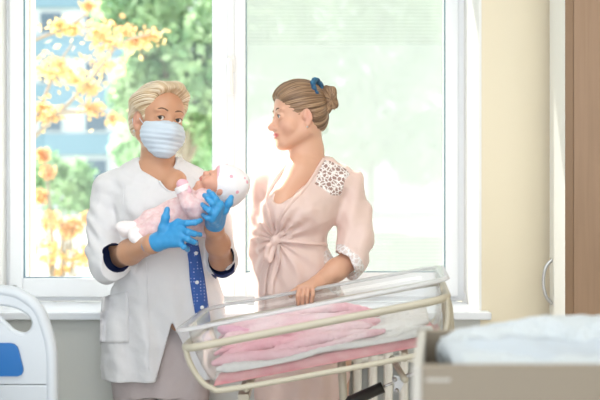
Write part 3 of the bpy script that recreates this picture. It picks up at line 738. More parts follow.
def strand_attr(C, axis, ref, H=None, freq=26, along=7):
    ax = nrm(axis); r = nrm(ref-ax*np.dot(ref, ax)); q = np.cross(ax, r)
    def fn(V):
        d = V-C; a = np.arctan2(d@q, d@r); t = d@ax
        # the angle is carried as a circle so that the strands have no seam
        return {'strand': np.stack([np.cos(a)*freq, np.sin(a)*freq, t*along], 1)}
    return fn
def ridge(C, axis, ref, n=60, amp=.0011):
    ax = nrm(axis); r = nrm(ref-ax*np.dot(ref, ax)); q = np.cross(ax, r)
    def fn(P):
        d = P-C; a = np.arctan2(d@q, d@r); t = d@ax
        return amp*(np.sin(a*n+6*np.sin(t*18))+.8*np.sin(a*n*.43+1.3+5*np.sin(t*11)))
    return fn
def finger(fd, pts, r0, r1, k=.004):
    P = [np.asarray(p) for p in pts]; n = len(P); fd.chain(P, [r0+(r1-r0)*i/(n-1) for i in range(n)], k)
def proj(V): return np.stack([300+V[:, 0]/V[:, 1]*F, 200-(V[:, 2]-CAM_Z)/V[:, 1]*F], 1)
def in_poly(pt, poly):
    x, y = pt[:, 0], pt[:, 1]; c = np.zeros(len(x), bool); n = len(poly)
    for i in range(n):
        (x1, y1), (x2, y2) = poly[i], poly[(i+1) % n]
        m = (y1 > y) != (y2 > y); xx = (x2-x1)*(y-y1)/((y2-y1) if y2 != y1 else 1e-9)+x1; c ^= m & (x < xx)
    return c
def hit(fd, px, py, y0=2.4, y1=3.1):
    Y = np.arange(y0, y1, .002); P = np.stack([(px-300)/F*Y, Y, CAM_Z-(py-200)/F*Y], 1); i = np.round((P-fd.lo)/fd.h).astype(int)
    ok = ((i >= 0) & (i < fd.n)).all(1); d = np.full(len(Y), 1.0); ii = i[ok]; d[ok] = fd.D[tuple(ii.T)]
    w_ = np.where(d < 0)[0]; return P[w_[0]] if len(w_) else None
def drape(name, fd, L, R_, m, parent, off=.004, n=20, nw=5, label=None, th=.003):
    """strip between two polylines (in picture directions) laid on the surface of a garment, with thickness"""
    L = np.array(L, float); R_ = np.array(R_, float); u = np.linspace(0, 1, n)
    def rs(P): s = np.linspace(0, 1, len(P)); return np.stack([np.interp(u, s, P[:, 0]), np.interp(u, s, P[:, 1])], 1)
    L, R_ = rs(L), rs(R_); g = np.full((n, nw, 3), np.nan)
    for i in range(n):
        for j in range(nw):
            q = L[i]+(R_[i]-L[i])*j/(nw-1); h = hit(fd, *q)
            if h is not None: g[i, j] = h-A(0, off, 0)
    for i in range(n):
        for j in range(nw):
            if np.isnan(g[i, j, 0]):
                q = L[i]+(R_[i]-L[i])*j/(nw-1); Yn = np.nanmean(g[:, :, 1]); g[i, j] = W(q[0], q[1], Yn)
    bm = bm_new(); vs = [[bm.verts.new(g[i, j]) for j in range(nw)] for i in range(n)]
    for i in range(n-1):
        for j in range(nw-1): bm.faces.new((vs[i][j], vs[i][j+1], vs[i+1][j+1], vs[i+1][j]))
    r = bmesh.ops.extrude_face_region(bm, geom=list(bm.faces)); bmesh.ops.translate(bm, vec=(0, th, 0), verts=[x for x in r['geom'] if isinstance(x, bmesh.types.BMVert)])
    return link(name, bm_done(bm, name), m, parent, label=label)
def stz(py, cx, rx, cy, ry, Y): return [CAM_Z-(py-200)/F*Y, (cx-300)/F*Y, cy, rx, ry]

# ------------------------------------------------------------------ the nurse
def nurse():
    Y = 2.83; t = thing('person', 'standing woman in white coat, face mask and blue gloves holding the baby', 'person', (-.475, 2.83, 0))
    H = Head(W(159.0, 119.5, 2.80), (.56, -.83, -.05), (.10, .03, 1), 1.06)
    skin = Field((-.82, 2.44, 0), (-.17, 3.02, 1.72), .0028)
    head_shape(skin, H)
    skin.chain([H.p(0, -.020, -.035), W(158, 156, 2.82), W(158, 176, 2.83)], [.052, .050, .062], .03)
    skin.loft([stz(166, 157, .06, 2.83, .055, Y), stz(178, 157, .13, 2.83, .075, Y), stz(200, 158, .13, 2.835, .085, Y), stz(240, 160, .12, 2.84, .08, Y), stz(290, 162, .14, 2.86, .075, Y), stz(335, 160, .14, 2.86, .075, Y), stz(360, 160, .13, 2.86, .07, Y)], .03)
    skin.cap(W(150, 168, 2.80), W(172, 180, 2.765), .035, .03, .03)
    skin.cap(W(172, 186, 2.74), W(178, 178, 2.76), .022, .02, .03)
    # arms
    a1 = [W(112, 188, 2.83), W(111, 225, 2.82), W(123, 256, 2.775), W(130, 252, 2.66), W(153, 243.5, 2.545), W(160, 241, 2.53)]
    skin.chain(a1, [.045, .038, .036, .039, .027, .02], .02)
    a2 = [W(204, 190, 2.86), W(216, 225, 2.84), W(221, 259, 2.77), W(218, 244, 2.69), W(214, 228, 2.60), W(215, 222, 2.59)]
    skin.chain(a2, [.045, .042, .036, .037, .027, .02], .02)
    for sx in (-1, 1):
        x = -.475+sx*.085; skin.chain([A(x, 2.868, .80), A(x, 2.855, .46), A(x, 2.86, .09)], [.060, .052, .036], .03)
        skin.chain([A(x, 2.86, .04), A(x+.01, 2.70, .03)], [.033, .028], .02)
    field_obj(skin, 'body', M['skin'], t, attr_fn=skin_cols(H, (.56,.30,.185)), rel=1)
    eyes(H, t, nrm(A(.10, -1, .0)), (.07,.045,.03)); brows(H, skin, t, M['brow'], .0245)
    # hair: short blond, swept back over the ears from a side parting
    hr = Field(H.C-.16, H.C+.16, .0025)
    H.ell(hr, (0, -.020, .038), (.080, .098, .086), .01); H.ell(hr, (0, -.035, .0), (.079, .084, .080), .03); H.ell(hr, (0, -.060, -.035), (.052, .036, .036), .04)
    for l, f, u, r in ((.02, .055, .100, .028), (-.035, .048, .092, .026), (.055, .040, .080, .022), (-.062, .022, .060, .024), (-.070, -.012, .045, .026), (.064, .006, .050, .020)): H.ell(hr, (l, f, u), (r, r*1.3, r*.8), .03)
    H.ell(hr, (.004, .100, .024), (.066, .066, .070), .012, 's')
    H.ell(hr, (0, .085, -.06), (.09, .075, .075), .02, 's')
    for s in (-1, 1): H.ell(hr, (s*.086, .000, -.028), (.036, .032, .044), .010, 's')
    H.ell(hr, (0, -.02, -.112), (.1, .1, .06), .02, 's')
    ax = (H.p(-.02, -.09, .0)-H.p(.02, .09, .075)); hr.disp(ridge(H.p(0, 0, .02), ax, H.B[2], 120, .0007))
    field_obj(hr, 'hair', M['hair_blond'], t, attr_fn=strand_attr(H.p(0, 0, .02), ax, H.B[2], freq=34, along=8), rel=1)
    # mask
    mk = Field(H.C-.14, H.C+.14, .0018)
    H.ell(mk, (0, .034, -.050), (.0745, .070, .061), .01); H.ell(mk, (0, .084, -.040), (.024, .034, .026), .03); H.ell(mk, (0, .060, -.097), (.036, .038, .026), .025)
    q = lambda P: H.loc(P)
    mk.disp(lambda P: .0009*np.sin(q(P)[..., 2]*430), .012)
    mk.halfspace(H.p(0, .033, 0), -H.B[1]); mk.halfspace(H.p(0, 0, -.018), nrm(H.B[2]-.12*H.B[1])); mk.halfspace(H.p(0, 0, -.124), -H.B[2])
    field_obj(mk, 'face_mask', M['mask'], t, rel=1)
    for s in (-1, 1):
        tube('ear_loop', spline([H.p(s*.058, .028, -.028), H.p(s*.071, .010, -.006), H.p(s*.079, -.012, .020), H.p(s*.077, -.028, .0), H.p(s*.074, -.022, -.030), H.p(s*.060, .020, -.075)], 5), .0012, M['mask'], t, seg=6)
    e = H.p(-.078, -.004, -.048); bm = bm_new(); bmesh.ops.create_uvsphere(bm, u_segments=12, v_segments=8, radius=.004); bmesh.ops.translate(bm, vec=e, verts=bm.verts); link('earring', bm_done(bm, 'earring'), M['metal'], t)
    # coat
    ct = Field((-.80, 2.58, .60), (-.17, 3.01, 1.46), .0034)
    ct.loft([stz(160, 157, .072, 2.835, .062, Y), stz(170, 157, .115, 2.835, .078, Y), stz(186, 158, .158, 2.83, .098, Y), stz(210, 159, .158, 2.825, .118, Y), stz(240, 162, .148, 2.83, .112, Y), stz(270, 165, .165, 2.84, .115, Y), stz(300, 166, .190, 2.845, .115, Y), stz(340, 161, .208, 2.85, .114, Y), stz(400, 157, .208, 2.85, .112, Y)], .02, power=2.2)
    ct.cap(W(143, 171, 2.83), W(111, 187, 2.83), .040, .055, .04); ct.cap(W(174, 171, 2.84), W(204, 188, 2.86), .040, .053, .04)
    for s in ((146, 212), (178, 210)): ct.ell(W(s[0], s[1], 2.755), A(.055, .05, .055), k=.05)
    ct.chain([W(109, 190, 2.83), W(104.5, 222, 2.80), W(104.5, 250, 2.765), W(108, 266, 2.73), W(118, 265, 2.69)], [.056, .0575, .055, .054, .050], .015)
    ct.chain([W(206, 190, 2.86), W(216, 225, 2.85), W(222, 262, 2.79), W(222, 258, 2.75)], [.055, .056, .050, .046], .015)
    # wrinkles
    el1 = W(104, 252, 2.75); el2 = W(221, 255, 2.78)
    def folds(P):
        z = P[..., 2]; x = P[..., 0]
        arm = np.exp(-((P-W(103, 232, 2.79))**2).sum(-1)/.09**2)
        d = .0065*arm*np.sin(z*95+x*70+2*np.sin(x*30+z*12))
        skirt = np.clip((1.12-z)/.3, 0, 1); d = d+.008*skirt*np.sin(x*62+1.5*np.sin(z*7)+P[..., 1]*25)
        d = d+.0040*wr(P, 24, 11)+.0028*wr(P, 55, 12)
        return d
    ct.disp(folds)
    # hollow hem, neck opening and cuffs
    ct.loft([stz(312, 163, .150, 2.852, .080, Y), stz(345, 159, .176, 2.852, .086, Y), stz(402, 157, .184, 2.852, .090, Y)], .004, 's', power=2.2)
    ct.halfspace(A(-.5, 2.74, CAM_Z-(383-200)/F*2.74), nrm(A(.02, -.05, -1)))
    # the front opens downwards over the trousers
    def wedge(P):
        px = 300+P[..., 0]/P[..., 1]*F; py = 200-(P[..., 2]-CAM_Z)/P[..., 1]*F
        t_ = py-322; l = 172-.275*t_; r_ = 172+.50*t_
        return np.maximum(np.maximum(l-px, px-r_)*.0034, P[..., 1]-2.83)
    ct.put(wedge, (-.6, 2.6, .6), (-.25, 2.83, 1.0), .004, 's')
    ct.cap(W(157, 150, 2.82), W(158, 163, 2.80), .060, .058, .006, 's'); ct.chain([W(157, 160, 2.76), W(168, 176, 2.735), W(171.5, 186, 2.72)], [.056, .026, .006], .01, 's')
    cav = [W(104, 258, 2.78), W(130, 250, 2.64)]
    ct.halfspace(W(113.5, 258, 2.68), nrm(A(.75, -.45, .30)), .002) if False else None
    def cut1(P):   # everything past the cuff, only near this arm
        n_ = nrm(A(.62, -.76, .20)).astype(np.float32); d = (P-W(111, 262, 2.69)).dot(n_); near = np.linalg.norm(P-W(120, 258, 2.68), axis=-1)-.085
        return np.maximum(-d, near)
    ct.put(cut1, W(120, 258, 2.68)-.09, W(120, 258, 2.68)+.09, .003, 's')
    ct.cap(W(109, 260, 2.745), W(135, 252, 2.63), .0475, .0475, .003, 's')
    ct.cap(W(222, 262, 2.77), W(213, 225, 2.56), .043, .043, .003, 's')
    def lin(C):
        a, b = W(109, 260, 2.745), W(135, 252, 2.63); v = b-a; tt = np.clip(((C-a)@v)/(v@v), -.2, 1); d = np.linalg.norm(C-a-tt[:, None]*v, axis=1)
        a, b = W(222, 262, 2.77), W(213, 225, 2.56); v = b-a; t2 = np.clip(((C-a)@v)/(v@v), -.2, 1); d2 = np.linalg.norm(C-a-t2[:, None]*v, axis=1)
        return (d < .0495) | (d2 < .0445)
    coat = field_obj(ct, 'coat', M['coat'], t, splits=[('cuff_lining', lambda C: lin(C) & (C[:, 0] < -.45), M['navy'], 'navy sleeve lining'), ('cuff_lining', lin, M['navy'], 'navy sleeve lining')], rel=2)
    # collar band along the neckline, placket, pocket, seams
    def band(name, pts, r, m, flat=1, off=.002, par=coat):
        P = []
        for p in pts:
            h = hit(ct, *p)
            if h is not None: P.append(h-A(0, off, 0))
        if len(P) > 2: return tube(name, spline(P, 4), r, m, par, seg=8, flat=flat)
    band('collar', [(139.5, 160), (143, 165), (148, 169), (153, 173), (157, 177), (160, 182), (164, 187), (170, 191), (175, 189), (178.5, 184), (180, 178), (180, 170)], .0040, M['coat'])
    drape('pocket', ct, [(101.5, 297), (100, 320), (99.5, 343)], [(127.5, 291), (129, 315), (129, 343)], M['coat'], coat, off=.0045, n=14, nw=9)
    band('seam', [(124, 186), (123, 200), (123, 215), (124, 226)], .0013, M['coat'], off=.0005)
    band('seam', [(170, 195), (170, 205)], .0013, M['coat'])
    band('placket_edge', [(146, 262), (147, 280), (148, 300), (149, 320), (149.5, 345), (149, 370)], .0016, M['coat'], off=.001)
    # polka-dot edge with buttons
    st = drape('lining_strip', ct, [(186, 243), (189, 262), (190, 280), (193, 300), (197, 322), (204, 342)], [(198, 240), (201, 255), (205, 278), (208, 300), (211, 322), (215, 342)], M['polka'], t, off=.008, n=26, nw=6, label='navy blue strip with small dots')
    for p in ((196.5, 253), (197.5, 282), (202.5, 307)):
        h = hit(ct, *p)
        if h is not None: tube('button', np.array([h-A(0, .016, 0), h-A(0, .008, 0)]), .0062, M['sill'], st, seg=14)
    # trousers
    tr = Field((-.72, 2.66, .06), (-.22, 3.0, .98), .0045)
    tr.loft([stz(294, 162, .135, 2.855, .078, Y), stz(310, 160, .145, 2.855, .076, Y), stz(340, 160, .150, 2.857, .077, Y), stz(375, 160, .155, 2.857, .080, Y), stz(395, 160, .15, 2.85, .085, Y)], .02)
    for sx in (-1, 1):
        x = -.475+sx*.085; tr.chain([A(x, 2.865, .80), A(x, 2.855, .46), A(x, 2.86, .12)], [.080, .074, .062], .02)
    tr.disp(lambda p: .004*wr(p, 24, 21)+.003*np.sin(p[..., 0]*60+p[..., 2]*9)); tr.halfspace(A(0, 0, .10), A(0, 0, -1))
    field_obj(tr, 'trousers', M['trousers'], t, rel=1)
    for sx in (-1, 1):
        x = -.475+sx*.085; sf = Field((x-.08, 2.60, -.01), (x+.09, 2.95, .14), .004)
        sf.chain([A(x, 2.87, .05), A(x+.005, 2.78, .045), A(x+.012, 2.69, .036)], [.045, .045, .038], .02); sf.halfspace(A(0, 0, .0), A(0, 0, -1)); field_obj(sf, 'shoe', M['sill'], t)
    # gloves
    g1 = Field(W(145, 275, 2.62)-A(.0, .20, .0), W(208, 198, 2.62)+A(.0, .06, .0), .0021)
    wr1 = W(152.5, 244, 2.545); kn = [W(178, 222.5, 2.51), W(181.5, 229, 2.495), W(182.5, 236, 2.49), W(180, 243, 2.495)]
    g1.cap(W(149, 245, 2.56), W(157, 242, 2.54), .0295, .027, .01)
    for k_, r_ in zip(kn, (.0132, .0138, .0138, .0130)): g1.cap(W(157, 242, 2.535), k_, .021, r_, .014)
    finger(g1, [kn[0], W(187, 223, 2.485), W(195, 222.5, 2.490), W(200.5, 220.5, 2.505)], .0105, .0078)
    finger(g1, [kn[1], W(188, 232, 2.475), W(195, 234, 2.485), W(200, 234.5, 2.505)], .0105, .0078)
    finger(g1, [kn[2], W(188, 239.5, 2.475), W(194, 242, 2.49), W(196, 243, 2.515)], .0102, .0078)
    finger(g1, [kn[3], W(184, 247, 2.48), W(187, 249, 2.50), W(188, 250, 2.525)], .0095, .007)
    finger(g1, [W(160, 238, 2.53), W(163, 228, 2.515), W(165.5, 217.5, 2.505), W(167, 209.5, 2.515)], .0150, .0088, .010)
    g1.disp(lambda p: .0009*wr(p, 140, 31)); g1.halfspace(W(150.5, 245, 2.56), nrm(W(130, 252, 2.66)-W(153, 243.5, 2.545)), .001)
    field_obj(g1, 'glove', M['glove'], t, rel=1)
    g2 = Field(W(196, 234, 2.62)-A(0, .16, 0), W(238, 184, 2.62)+A(0, .06, 0), .0021)
    g2.cap(W(214, 231, 2.615), W(214.5, 224, 2.59), .030, .028, .01)
    kb = [W(220, 204.5, 2.515), W(217.5, 209, 2.505), W(214.5, 214, 2.505), W(211.5, 219, 2.515)]
    for k_, r_ in zip(kb, (.0132, .0136, .0136, .0128)): g2.cap(W(215, 222, 2.58), k_, .023, r_, .014)
    finger(g2, [kb[0], W(216, 199, 2.505), W(212, 194.5, 2.51), W(209, 191.5, 2.525)], .0105, .0080)
    finger(g2, [kb[1], W(212.5, 203.5, 2.495), W(208, 199, 2.50), W(204.5, 195.5, 2.52)], .0105, .0080)
    finger(g2, [kb[2], W(209.5, 210.5, 2.495), W(205.5, 207.5, 2.505), W(202.5, 204.5, 2.525)], .0102, .0078)
    finger(g2, [kb[3], W(208, 218, 2.505), W(205, 216.5, 2.52), W(203, 215, 2.54)], .0092, .007)
    finger(g2, [W(220, 220, 2.575), W(224.5, 210, 2.545), W(229, 203, 2.535), W(231, 197.5, 2.545)], .0145, .0088, .010)
    g2.disp(lambda p: .0009*wr(p, 140, 37)); g2.halfspace(W(214, 230, 2.605), nrm(A(0, .25, -1)), .001)
    field_obj(g2, 'glove', M['glove'], t, rel=1)
nurse()

# ------------------------------------------------------------------ the baby
def baby():
    t = thing('person', 'newborn baby in a pink sleeper and a spotted white hat, lying in the gloved arms', 'person', tuple(W(188, 212, 2.62)))
    C = W(220, 185, 2.63); H = Head(C, nrm(A(-.52, -.32, .80)), nrm(A(.80, .0, .55)), .62)
    sk = Field(W(150, 245, 2.72)-A(0, .2, 0), W(252, 160, 2.72)+A(0, .05, 0), .0022)
    H.ell(sk, (0, -.02, .03), (.082, .098, .086)); H.ell(sk, (0, .020, -.022), (.066, .062, .062), .03)
    for s in (-1, 1): H.ell(sk, (s*.034, .060, -.040), (.030, .026, .028), .02)
    H.ell(sk, (0, .064, -.085), (.020, .018, .014), .02); H.ell(sk, (0, .092, -.028), (.011, .012, .011), .014); H.cap(sk, (0, .078, .0), (0, .088, -.022), .008, .009, .014)
    for s in (-1, 1): H.ell(sk, (s*.030, .092, .0), (.017, .012, .010), .014, 's')
    for s in (-1, 1): H.ell(sk, (s*.030, .074, -.002), (.015, .012, .011), .006)
    H.ell(sk, (0, .086, -.054), (.017, .008, .006), .006); H.ell(sk, (0, .083, -.064), (.015, .008, .006), .006)
    for s in (-1, 1): H.ell(sk, (s*.078, -.012, -.01), (.009, .016, .026), .006)
    sk.chain([H.p(0, -.01, -.04), W(203, 196, 2.635), W(175, 220, 2.64)], [.024, .035, .038], .02)
    base = skin_cols(H, (.68,.36,.26), (.62,.25,.22), (.72,.32,.26))
    field_obj(sk, 'body', M['skin'], t, attr_fn=base, rel=1)
    for s in (-1, 1): tube('eyelashes', spline([H.p(s*.020, .087, -.006), H.p(s*.030, .0885, -.009), H.p(s*.041, .084, -.006)], 4), .0007, M['brow'], t, seg=6)
    ht = Field(C-.10, C+.10, .0020)
    H.ell(ht, (0, -.022, .034), (.092, .108, .097), .01); H.ell(ht, (0, -.045, .085), (.050, .055, .060), .03); H.ell(ht, (0, -.055, -.005), (.075, .07, .07), .03)
    H.ell(ht, (0, .115, -.052), (.115, .082, .096), .012, 's'); H.ell(ht, (0, -.02, -.12), (.12, .12, .06), .01, 's')
    ht.disp(lambda p: .0018*wr(p, 70, 41))
    def edge_(Cc):
        q = H.loc(Cc)-A(0, .115, -.052); v = np.sqrt(((q/A(.115, .082, .096))**2).sum(1)); return v < 1.16
    hat = field_obj(ht, 'hat', M['hat'], t, rel=1, splits=[('hat_edge', edge_, M['sleeper_trim'], 'pink edge of the hat')])
    # rolled pink edge of the hat round the face
    P = []
    for a in np.linspace(0, 2*PI, 25)[:-1]:
        d = A(math.cos(a), 0, math.sin(a)); l, u = .080*d[0], .078*d[2]+.012
        f = .055-.45*max(-u, 0)-.15*abs(l)
        r = .35
        p0 = H.p(0, f-.02*0, .01); dirw = (A(d[0], 0.0, d[2])@H.B); k = .02
        while k < .09:
            q = p0+dirw*k; i = np.round((q-ht.lo)/ht.h).astype(int)
            if (i < 0).any() or (i >= ht.n).any() or (ht.D[tuple(i)] > 0 and k > .045): break
            k += .001
        P.append(p0+dirw*min(k, .056))
    sl_ = Field(W(108, 262, 2.72)-A(0, .25, 0), W(226, 172, 2.72)+A(0, .06, 0), .0026)
    sl_.chain([W(205, 196, 2.63), W(195, 206, 2.635), W(180, 216, 2.64), W(168, 224, 2.64)], [.034, .050, .055, .048], .02)
    sl_.cap(W(208, 200, 2.62), W(212, 222, 2.655), .03, .036, .03)
    sl_.cap(W(196, 222, 2.65), W(207, 228, 2.66), .04, .032, .03)
    sl_.chain([W(170, 222, 2.615), W(155, 228, 2.60), W(139, 233, 2.60)], [.040, .033, .024], .014)
    sl_.chain([W(170, 214, 2.65), W(152, 220, 2.64), W(134, 229, 2.63)], [.040, .032, .022], .014)
    sl_.chain([W(203, 198, 2.590), W(196, 211, 2.572), W(190, 204, 2.560), W(183, 190, 2.560)], [.028, .029, .027, .023], .012)
    sl_.disp(lambda p: .0030*wr(p, 60, 43)+.0018*wr(p, 120, 44))
    s_ = field_obj(sl_, 'sleeper', M['sleeper'], t, rel=1)
    cf = Field(W(170, 200, 2.62)-A(0, .12, 0), W(196, 174, 2.62)+A(0, .03, 0), .0018)
    cf.cap(W(184, 191, 2.560), W(181, 184.5, 2.558), .0255, .0245, .004); cf.disp(lambda p: .0012*wr(p, 120, 46))
    cf.halfspace(W(181.4, 185.5, 2.558), nrm(W(181, 184.5, 2.558)-W(184, 191, 2.560)), .001); cf.halfspace(W(184, 191, 2.56), -nrm(W(181, 184.5, 2.558)-W(184, 191, 2.560)), .001)
    field_obj(cf, 'cuff', M['bootie'], s_, label='white turned-back cuff')
    mf = Field(W(170, 196, 2.62)-A(0, .12, 0), W(196, 172, 2.62)+A(0, .03, 0), .0018)
    mf.ell(W(182, 184.0, 2.556), A(.017, .016, .016), k=.004); mf.cap(W(185, 184, 2.556), W(189, 191, 2.548), .010, .009, .01)
    field_obj(mf, 'mitten', M['sleeper_trim'], s_, label='pink mitten cuff')
    bt = None
    for (a, b, c) in (((143, 232, 2.60), (136, 235, 2.598), (139, 240, 2.585)), ((136, 228, 2.63), (126, 229, 2.625), (121, 227, 2.61))):
        bf = Field(W(108, 256, 2.68)-A(0, .14, 0), W(158, 215, 2.68)+A(0, .03, 0), .0022)
        bf.chain([W(*a), W(*b), W(*c)], [.023, .023, .017], .012); bf.disp(lambda p: .0012*wr(p, 130, 47)); field_obj(bf, 'bootie', M['bootie'], t)
baby()

# ------------------------------------------------------------------ the mother
def mother():
    Y = 2.82; t = thing('person', 'smiling woman in a peach satin robe resting one hand on the bassinet', 'person', (.02, 2.82, 0))
    H = Head(W(299.5, 116, 2.80), (-.955, -.28, -.08), (-.07, .02, 1), .98)
    sk = Field((-.20, 2.58, 0), (.27, 2.985, 1.72), .0028)
    head_shape(sk, H, chin=-.092, back=.014, ear=.9, smile=1)
    sk.chain([H.p(0, -.022, -.035), W(309, 152, 2.82), W(308, 176, 2.83)], [.050, .045, .058], .03)
    sk.cap(W(303, 150, 2.81), W(298, 170, 2.785), .034, .035, .03)
    sk.loft([stz(164, 307, .06, 2.83, .055, Y), stz(178, 305, .13, 2.83, .075, Y), stz(200, 301, .120, 2.82, .098, Y), stz(240, 292, .10, 2.82, .085, Y), stz(290, 300, .14, 2.83, .095, Y), stz(335, 302, .15, 2.83, .10, Y), stz(365, 302, .14, 2.83, .09, Y)], .03)
    sk.cap(W(300, 172, 2.775), W(284, 196, 2.735), .040, .030, .03)
    sk.ell(W(282, 211, 2.735), A(.05, .045, .05), k=.04)
    sk.chain([W(346, 186, 2.84), W(353, 222, 2.83), W(356, 256, 2.80), W(336, 270, 2.745), W(317, 283.5, 2.695)], [.043, .040, .037, .035, .0245], .02)
    kn = [W(299.5, 288, 2.655), W(303.5, 287.2, 2.652), W(308.0, 287, 2.652), W(312.5, 288, 2.655)]
    for k_ in kn: sk.cap(W(317, 283.5, 2.695), k_, .019, .0095, .012)
    tips = [(297.5, 296, 2.636), (302.5, 296.5, 2.633), (307.3, 296.5, 2.633), (312.6, 295.5, 2.636)]; ends = [(298, 304.5, 2.640), (302.5, 307, 2.638), (307, 306.5, 2.638), (311.5, 303.5, 2.640)]
    for k_, a_, b_, c_ in zip(kn, tips, ends, (0, 1, 1, 0)): finger(sk, [k_, W(*a_), W(*b_)], .0078, .0060, .001)
    finger(sk, [W(311, 285, 2.68), W(300, 288, 2.682), W(293, 292.5, 2.675), W(290.5, 296, 2.665)], .0120, .0075, .008)
    # the other arm hangs at her far side, the hand behind the tub
    sk.chain([W(266, 186, 2.85), W(261, 225, 2.86), W(262, 262, 2.85), W(268, 300, 2.80), W(272, 322, 2.765)], [.036, .032, .030, .026, .022], .02)
    for i in range(4): finger(sk, [W(272, 322, 2.765), W(269+3*i, 331, 2.755), W(269.5+3.2*i, 341, 2.75)], .012, .007, .003)
    finger(sk, [W(274, 322, 2.76), W(281, 329, 2.745), W(282, 335, 2.74)], .012, .0075, .003)
    for sx in (-1, 1):
        x = .02+sx*.08; sk.chain([A(x, 2.83, .80), A(x, 2.82, .46), A(x, 2.85, .09)], [.078, .05, .035], .03); sk.chain([A(x, 2.86, .035), A(x-.01, 2.70, .025)], [.032, .024], .02)
    field_obj(sk, 'body', M['skin'], t, attr_fn=skin_cols(H, (.68,.39,.27), (.60,.15,.15), wide=.030), rel=1)
    eyes(H, t, nrm(A(-.93, -.22, -.05)), (.10,.14,.16)); brows(H, sk, t, M['brow'], .0225)
    # hair drawn back into a bun
    hr = Field(H.C-A(.15, .14, .13), H.C+A(.16, .14, .16), .0024)
    H.ell(hr, (0, -.008, .040), (.081, .090, .086), .01); H.ell(hr, (0, -.038, -.004), (.066, .056, .062), .03); H.ell(hr, (0, .020, .070), (.062, .064, .042), .03); H.ell(hr, (0, -.058, -.022), (.040, .032, .036), .03)
    H.ell(hr, (0, .118, .000), (.085, .072, .076), .012, 's'); H.ell(hr, (0, .075, -.065), (.1, .085, .078), .02, 's')
    for s in (-1, 1): H.ell(hr, (s*.082, -.004, -.024), (.03, .024, .038), .012, 's')
    H.ell(hr, (0, -.03, -.118), (.1, .1, .060), .02, 's')
    bun = H.p(0, -.105, .062); ax = bun-H.p(0, .07, .045)
    hr.disp(ridge(H.p(0, 0, .040), ax, H.B[2], 66, .0011))
    field_obj(hr, 'hair', M['hair_brown'], t, attr_fn=strand_attr(H.p(0, 0, .040), ax, H.B[2], freq=20, along=7), rel=1)
    bf = Field(bun-.08, bun+.08, .0022)
    for c, r in (((326.5, 92, 2.81), (.018, .022, .022)), ((333, 93, 2.81), (.013, .018, .022)), ((330, 101, 2.80), (.022, .024, .028)), ((326, 108, 2.80), (.017, .020, .022)), ((335, 104, 2.81), (.010, .014, .018))): bf.ell(W(*c), A(*r), k=.010)
    bc = W(329, 98, 2.80); bf.disp(ridge(bc, A(.5, -.2, -1), A(1, 0, 0), 17, .0018))
    field_obj(bf, 'hair_bun', M['hair_brown'], t, attr_fn=strand_attr(bc, A(.3, -.9, -.3), A(1, 0, 0), freq=6, along=30), rel=1)
    # scrunchie
    sf = Field(W(300, 108, 2.90)-A(0, .25, 0), W(336, 72, 2.90), .0020); ca = W(318, 89, 2.782); nx = nrm(A(.76, -.42, .22)); e1 = nrm(np.cross(nx, A(0, 1, 0))); e2 = np.cross(nx, e1)
    P = [ca+(math.cos(a)*e1*.031+math.sin(a)*e2*.031) for a in np.linspace(0, 2*PI, 29)]
    for i in range(28): sf.cap(P[i], P[i+1], .0085+.0020*math.sin(i*2.2), .0085+.0020*math.sin((i+1)*2.2), .003)
    sf.disp(lambda p: .0012*wr(p, 220, 51)); field_obj(sf, 'scrunchie', M['scrunchie'], t, rel=1)
    e = H.p(.079, .0, -.047); bm = bm_new(); bmesh.ops.create_uvsphere(bm, u_segments=12, v_segments=8, radius=.0032); bmesh.ops.translate(bm, vec=e, verts=bm.verts); link('earring', bm_done(bm, 'earring'), M['metal'], t)
    # robe
    rb = Field((-.22, 2.60, .30), (.30, 2.99, 1.46), .0033)
    rb.chain([W(346, 186, 2.84), W(353, 215, 2.83), W(356, 243, 2.80), W(351, 262, 2.765)], [.050, .058, .062, .058], .014)
    rb.chain([W(267, 186, 2.85), W(264, 215, 2.86), W(264, 250, 2.86), W(266, 275, 2.85)], [.046, .048, .050, .050], .014)
    def cut(P):
        n_ = nrm(A(-.72, -.45, -.62)).astype(np.float32); d = (P-W(346, 268, 2.755)).dot(n_); near = np.linalg.norm(P-W(342, 275, 2.74), axis=-1)-.095
        return np.maximum(-d, near)
    rb.put(cut, W(342, 275, 2.74)-.1, W(342, 275, 2.74)+.1, .003, 's')
    rb.cap(W(356, 256, 2.80), W(318, 282, 2.69), .050, .050, .003, 's')
    rb.cap(W(266, 268, 2.85), W(268, 300, 2.82), .042, .042, .003, 's')
    rb.loft([stz(161, 309, .070, 2.835, .062, Y), stz(170, 307, .105, 2.835, .075, Y), stz(184, 305, .142, 2.83, .095, Y), stz(200, 302, .138, 2.825, .108, Y), stz(218, 298, .132, 2.82, .108, Y), stz(240, 292, .118, 2.82, .098, Y), stz(262, 296, .130, 2.825, .105, Y), stz(300, 300, .152, 2.83, .110, Y), stz(345, 302, .160, 2.835, .112, Y), stz(420, 302, .165, 2.835, .113, Y), stz(490, 302, .170, 2.835, .113, Y)], .02)
    for p, r in (((281, 211, 2.725), (.056, .05, .052)), ((304, 210, 2.735), (.060, .05, .054))): rb.ell(W(*p), A(*r), k=.05)
    rb.cap(W(324, 168, 2.83), W(346, 183, 2.84), .040, .050, .04); rb.cap(W(290, 170, 2.84), W(267, 184, 2.85), .038, .046, .04)
    knot = W(276, 240, 2.71)
